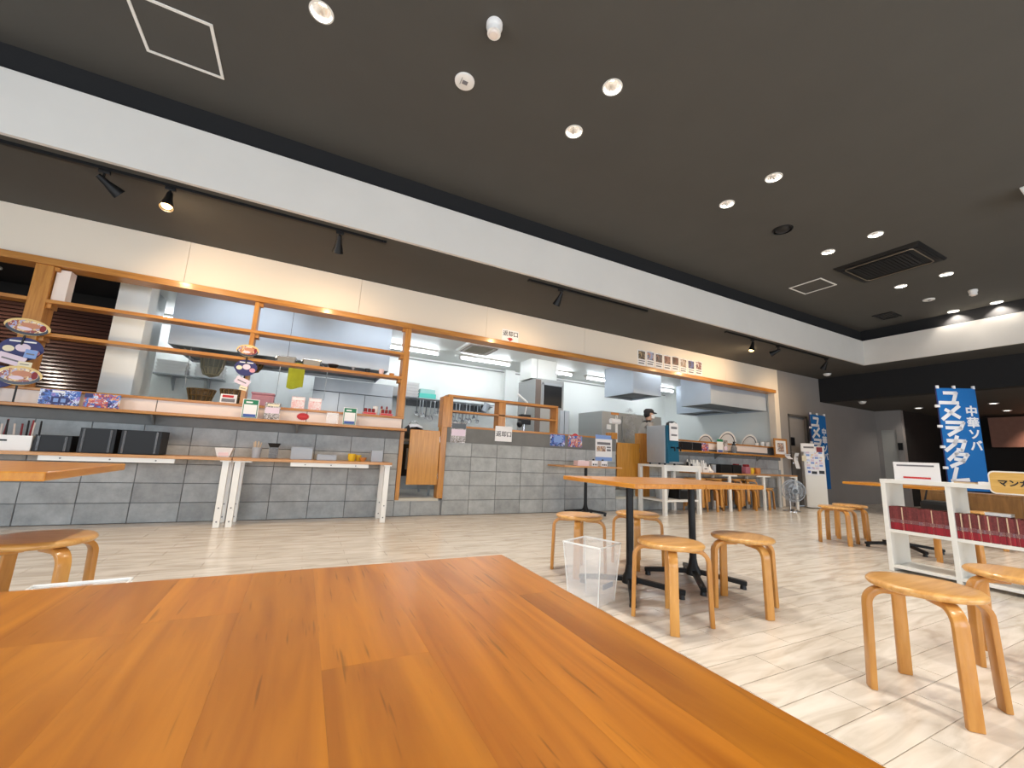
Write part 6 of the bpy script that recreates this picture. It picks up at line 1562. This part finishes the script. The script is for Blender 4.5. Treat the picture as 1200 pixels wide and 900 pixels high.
def banner(loc, yaw, ztop, label, h=1.78, w=0.60):
    t = thing('nobori_banner', label, 'banner', (0, 0, 0)); zb = ztop - h
    vs = []; fs = []; nx, nz = 10, 14
    for j in range(nz + 1):
        for i in range(nx + 1):
            u = i / nx; v = j / nz; vs.append((-w / 2 + w * u, 0.006 + 0.0, zb + h * v))
    for j in range(nz):
        for i in range(nx): fs.append((j * (nx + 1) + i, j * (nx + 1) + i + 1, (j + 1) * (nx + 1) + i + 1, (j + 1) * (nx + 1) + i))
    n0 = len(vs); vs += [(a, b + 0.004, c) for a, b, c in vs]; fs += [tuple(n0 + q for q in f[::-1]) for f in fs]
    cl = MB().add(vs, fs).build('cloth', 'blue_banner', t)
    stroke_letters('ユメヲカタレ', -w / 2 + 0.055, ztop - 0.055, 0.238, 0.270, 0.005).build('large_lettering', 'banner_white', t)
    text('中\n華\nソ\nバ', 0.19, 'banner_white', t, (w / 2 - 0.105, 0.004, ztop - 0.72), bold=0.006, spacing=1.06, name='small_lettering')
    MB().cyl((-w / 2 + 0.005, 0.03, 0.05), (-w / 2 + 0.005, 0.03, ztop + 0.04), 0.009, n=10).build('pole', 'navy', t, smooth=True)
    MB().cyl((-w / 2, 0.02, ztop - 0.012), (w / 2, 0.02, ztop - 0.012), 0.006, n=8).build('cross_bar', 'navy', t, smooth=True)
    for px in (-w / 2 + 0.02, -0.02, w / 2 - 0.02): bx(px - 0.018, px + 0.018, 0.0, 0.03, ztop - 0.01, ztop + 0.045).build('loop', 'banner_white', t)
    for k in range(4): z = ztop - 0.35 - 0.36 * k; bx(-w / 2 - 0.045, -w / 2 + 0.02, 0.0, 0.03, z, z + 0.045).build('loop', 'banner_white', t)
    bx(-w / 2 - 0.10, w / 2 - 0.15, -0.16, 0.16, 0.0, 0.06).build('base_tank', 'white_plastic', t, bevel=0.02)
    place(t, loc, yaw)
    return t
a = 0.16
banner((10.25, 2.83, 0), R_(-35), 2.42, 'tall blue banner with white lettering standing behind the bookcase')
banner((11.27, 5.56, 0), R_(-3), 2.20, 'tall blue banner with white lettering beside the ticket machine')

# ================================================================== BOOKCASE
BX0, BX1 = 5.00, 5.36; BT = 0.83; BY1 = 1.98; BAY = 0.445; NB = 3; PW = 0.036
BY0 = BY1 - NB * BAY - PW
t = thing('bookcase', 'white open-backed bookcase filled with red comic books', 'bookcase', (5.18, (BY0 + BY1) / 2, 0))
for k in range(NB + 1):
    y = BY1 - k * BAY; bx(BX0, BX1, y - PW, y, 0.0, BT - 0.036).build('upright', 'white_lam', t, bevel=0.002)
bx(BX0 - 0.004, BX1, BY0, BY1 + 0.002, BT - 0.036, BT).build('top_board', 'white_lam', t, bevel=0.002)
for k in range(NB):
    y1 = BY1 - k * BAY - PW; y0 = BY1 - (k + 1) * BAY
    bx(BX0, BX1, y0, y1, 0.345, 0.372).build('shelf_board', 'white_lam', t, bevel=0.002); bx(BX0, BX1, y0, y1, 0.03, 0.055).build('shelf_board', 'white_lam', t, bevel=0.002)
for _n, _c in (('spine_a', [(110, 60, 64), (150, 130, 136), (84, 80, 110), (170, 120, 110)]), ('spine_b', [(120, 56, 60), (180, 160, 150), (100, 60, 60), (140, 70, 70)]), ('spine_c', [(96, 44, 48), (130, 110, 120), (150, 90, 80), (120, 50, 54)])):
    print_mat(_n, _c, 160)
def make_book(h, w, pale):
    t = thing('comic_book', 'b', 'book')
    d = 0.115
    bx(0.003, d - 0.002, 0.0012, w - 0.0012, 0.002, h - 0.002).build('pages', 'book_pages', t)
    m = MB(); m.box(0, 0.002, 0, w, 0, h).box(0.002, d, 0, 0.0012, 0, h).box(0.002, d, w - 0.0012, w, 0, h); m.build('cover', 'book_pale' if pale else 'book_spine', t)
    bx(-0.0008, 0.0002, 0.001, w - 0.001, 0.004, h * 0.30).build('title_block', 'book_foot', t)
    bx(-0.0008, 0.0002, 0.001, w - 0.001, h * 0.32, h * 0.46).build('spine_picture', ('spine_a', 'spine_b', 'spine_c')[int(round(w * 1e5)) % 3], t)
    return t
random.seed(11)
protos = []
for k in range(3):
    for q in range(2):
        protos.append(make_book(0.205 + 0.004 * k, 0.0150 + 0.0004 * k + 0.00003 * q, False))
pale_p = make_book(0.207, 0.0075, True)
used = set()
for b in range(2):
    y = BY1 - b * BAY - PW - 0.003; yend = BY1 - (b + 1) * BAY + 0.004; n = 0
    lab = ('worn dark-red comic book in the bookcase bay at the free end', 'worn dark-red comic book in the bookcase bay beside the orange sign')[b]
    while True:
        pr = pale_p if (n in (6, 20) and b == 0) or (b == 1 and n % 4 == 2) else random.choice(protos)
        w = max(v.co.y for v in pr.children[1].data.vertices)
        if y - w < yend: break
        y -= w + 0.0006
        L = (BX0 + 0.02 + random.uniform(-0.003, 0.003), y, 0.372)
        lb = lab if pr is not pale_p else ('thin pale book between the red comics in the bay at the free end', 'thin pale book between the red comics in the bay beside the orange sign')[b]
        grp = ('comic books in the free-end bay', 'comic books in the bay beside the orange sign')[b]
        if id(pr) not in used: used.add(id(pr)); place(pr, L); tag(pr, lb, None, grp)
        else: dup(pr, L, 0, lb, grp)
        n += 1
for pr in protos + [pale_p]:
    if id(pr) not in used:
        for ch in list(pr.children): bpy.data.objects.remove(ch)
        bpy.data.objects.remove(pr)
t = thing('white_booklet', 'white booklet lying flat on the comic books', 'book', (5.09, 1.30, 0.585))
bx(5.05, 5.14, 1.19, 1.33, 0.586, 0.606).build('pages', 'paper', t); bx(5.048, 5.142, 1.188, 1.332, 0.606, 0.609).build('cover', 'white_plastic', t)
# white picture card on the bookcase
t = thing('picture_card', 'white card with red and grey scribbled lines standing on the bookcase', 'sign', (5.10, 1.74, BT))
bx(5.05, 5.056, 1.565, 1.885, BT, BT + 0.165).build('card', 'paper', t); bx(5.056, 5.10, 1.66, 1.79, BT, BT + 0.005).build('foot_flap', 'paper', t)
bx(5.0485, 5.05, 1.60, 1.86, BT + 0.128, BT + 0.142).build('text_lines', 'ink_grey', t); bx(5.0485, 5.05, 1.63, 1.82, BT + 0.018, BT + 0.034).build('red_lines', 'red_ink', t)
t = thing('flat_book', 'brown book lying on the bookcase top beside the banner', 'book', (5.12, 1.42, BT)); bx(5.06, 5.18, 1.36, 1.49, BT, BT + 0.012).build('pages', 'book_pages', t); bx(5.058, 5.182, 1.358, 1.492, BT + 0.012, BT + 0.016).build('cover', 'wood_brown', t)
t = thing('paper_stack', 'small white paper stack on the bookcase top beside the orange sign', 'paper', (5.12, 1.30, BT)); bx(5.06, 5.16, 1.26, 1.345, BT, BT + 0.02).build('sheets', 'paper', t); bx(5.062, 5.158, 1.262, 1.343, BT + 0.02, BT + 0.022).build('top_sheet', 'white_plastic', t)
# orange corner sign hung on the bookcase front
t = thing('corner_sign', 'orange wooden sign with white border and black lettering on the bookcase front', 'sign', (4.98, 0.98, 0.75))
def rrect(y0, y1, z0, z1, r, x0, x1):
    pts = []
    for cy_, cz_, a in ((y1 - r, z1 - r, 0), (y0 + r, z1 - r, 90), (y0 + r, z0 + r, 180), (y1 - r, z0 + r, 270)):
        for k in range(5): pts.append((cy_ + r * math.cos(R_(a + 22.5 * k)), cz_ + r * math.sin(R_(a + 22.5 * k))))
    m = MB(); m.prism(pts, x0, x1); m.v = [(b, a_, c) for a_, b, c in m.v]; return m
rrect(0.62, 1.265, 0.765, 0.945, 0.035, 4.982, 4.994).build('border_plate', 'white_plastic', t); rrect(0.63, 1.255, 0.775, 0.935, 0.03, 4.976, 4.982).build('wood_face', 'wood_sign', t)
text('マンガコーナー', 0.056, 'ink', t, (4.9745, 1.215, 0.850), face='side', bold=0.0018, align='LEFT')
# brown low cabinet and black bag seen through the bookcase
t = thing('low_cabinet', 'brown wooden low cabinet seen through the bookcase opening', 'cabinet', (8.6, 2.0, 0)); bx(8.4, 8.8, 1.85, 2.85, 0, 0.66).build('cabinet_body', 'wood_brown', t, bevel=0.006)
for y in (1.87, 2.36): bx(8.385, 8.40, y, y + 0.46, 0.06, 0.62).build('cabinet_door', 'wood_brown', t, bevel=0.003)
t = thing('black_bag', 'black shoulder bag leaning against the brown cabinet', 'bag', (8.25, 2.62, 0)); bx(8.16, 8.34, 2.45, 2.80, 0, 0.52).build('bag_body', 'black_plastic', t, bevel=0.05); MB().tube([(8.25, 2.50, 0.50), (8.25, 2.54, 0.68), (8.25, 2.72, 0.68), (8.25, 2.76, 0.50)], 0.012, 6).build('strap', 'black_plastic', t, smooth=True)
t = thing('dark_chair', 'black metal chair standing behind the bookcase beside the banner', 'chair', (9.6, 1.75, 0))
bx(9.4, 9.8, 1.55, 1.95, 0.42, 0.46).build('seat', 'black_plastic', t, bevel=0.01); bx(9.78, 9.81, 1.57, 1.93, 0.58, 0.84).build('backrest', 'black_plastic', t, bevel=0.008)
for x in (9.41, 9.77):
    for y in (1.56, 1.91): bx(x, x + 0.03, y, y + 0.03, 0, 0.42 if x < 9.5 else 0.84).build('leg', 'black_metal', t)
# ================================================================== CLEAR BINS
def bin_(loc, rz, label, lit=True):
    t = thing('clear_bin', label, 'bin', (0, 0, 0)); th = 0.004; a, b, h = 0.105, 0.135, 0.355
    lo = [(-a, -a), (a, -a), (a, a), (-a, a)]; hi = [(-b, -b), (b, -b), (b, b), (-b, b)]
    li = [(u * (a - th) / a, v * (a - th) / a) for u, v in lo]; ho = [(u * (b - th) / b, v * (b - th) / b) for u, v in hi]
    m = MB(); vs = [(u, v, 0) for u, v in lo] + [(u, v, h) for u, v in hi] + [(u, v, th) for u, v in li] + [(u, v, h) for u, v in ho]
    fs = [(3, 2, 1, 0), (8, 9, 10, 11)]
    for i in range(4):
        j = (i + 1) % 4; fs += [(i, j, 4 + j, 4 + i), (8 + j, 8 + i, 12 + i, 12 + j), (4 + i, 4 + j, 12 + j, 12 + i)]
    m.add(vs, fs).build('bin_body', 'clear_plastic', t)
    MB().tube([(u, v, h) for u, v in hi], 0.006, 6, closed=True).build('rim', 'clear_rim', t)
    for k in range(4):
        MB().cyl((lo[k][0], lo[k][1], 0.0), (hi[k][0], hi[k][1], h), 0.003, n=6).build('corner_edge', 'clear_rim', t)
    r = MB(); r.box(-0.06, 0.06, -0.118, -0.114, 0.10, 0.13); r.build('embossed_mark', 'frosted', t)
    return place(t, loc, rz)
bin_((1.765, 2.255, 0), R_(22), 'clear plastic waste bin beside the paired tables')
bin_((-0.66, 2.03, 0), R_(3), 'clear plastic waste bin behind the foreground table by the left stool')

# ================================================================== STEAM
c0 = WY(738, 503, 6.35)
sm = MB()
for dx, dz, r in ((0.0, -0.12, 0.11), (0.02, 0.0, 0.12), (-0.03, 0.14, 0.12), (0.06, 0.26, 0.13), (0.0, 0.36, 0.10)): sm.ball((c0.x + dx, 6.35, c0.z + dz), r, r * 0.7, r * 0.95, 14, 8)
sv = bpy.data.materials.new('steam'); sv.use_nodes = True; nt = sv.node_tree; nt.nodes.remove(nt.nodes['Principled BSDF'])
vs_ = nt.nodes.new('ShaderNodeVolumeScatter'); vs_.inputs['Color'].default_value = (0.95, 0.96, 1, 1)
tc = nt.nodes.new('ShaderNodeTexCoord'); nz = nt.nodes.new('ShaderNodeTexNoise'); nz.inputs['Scale'].default_value = 9; nz.inputs['Detail'].default_value = 2
mr = nt.nodes.new('ShaderNodeMapRange'); mr.inputs[1].default_value = 0.48; mr.inputs[2].default_value = 0.72; mr.inputs[3].default_value = 0.0; mr.inputs[4].default_value = 18.0
nt.links.new(tc.outputs['Object'], nz.inputs['Vector']); nt.links.new(nz.outputs['Fac'], mr.inputs[0]); nt.links.new(mr.outputs[0], vs_.inputs['Density'])
nt.links.new(vs_.outputs[0], nt.nodes['Material Output'].inputs['Volume']); MATS['steam'] = sv
tag(sm.build('steam', 'steam', loc=(c0.x, 6.35, c0.z)), 'wisp of white steam rising beside the cook', 'steam', kind='stuff')
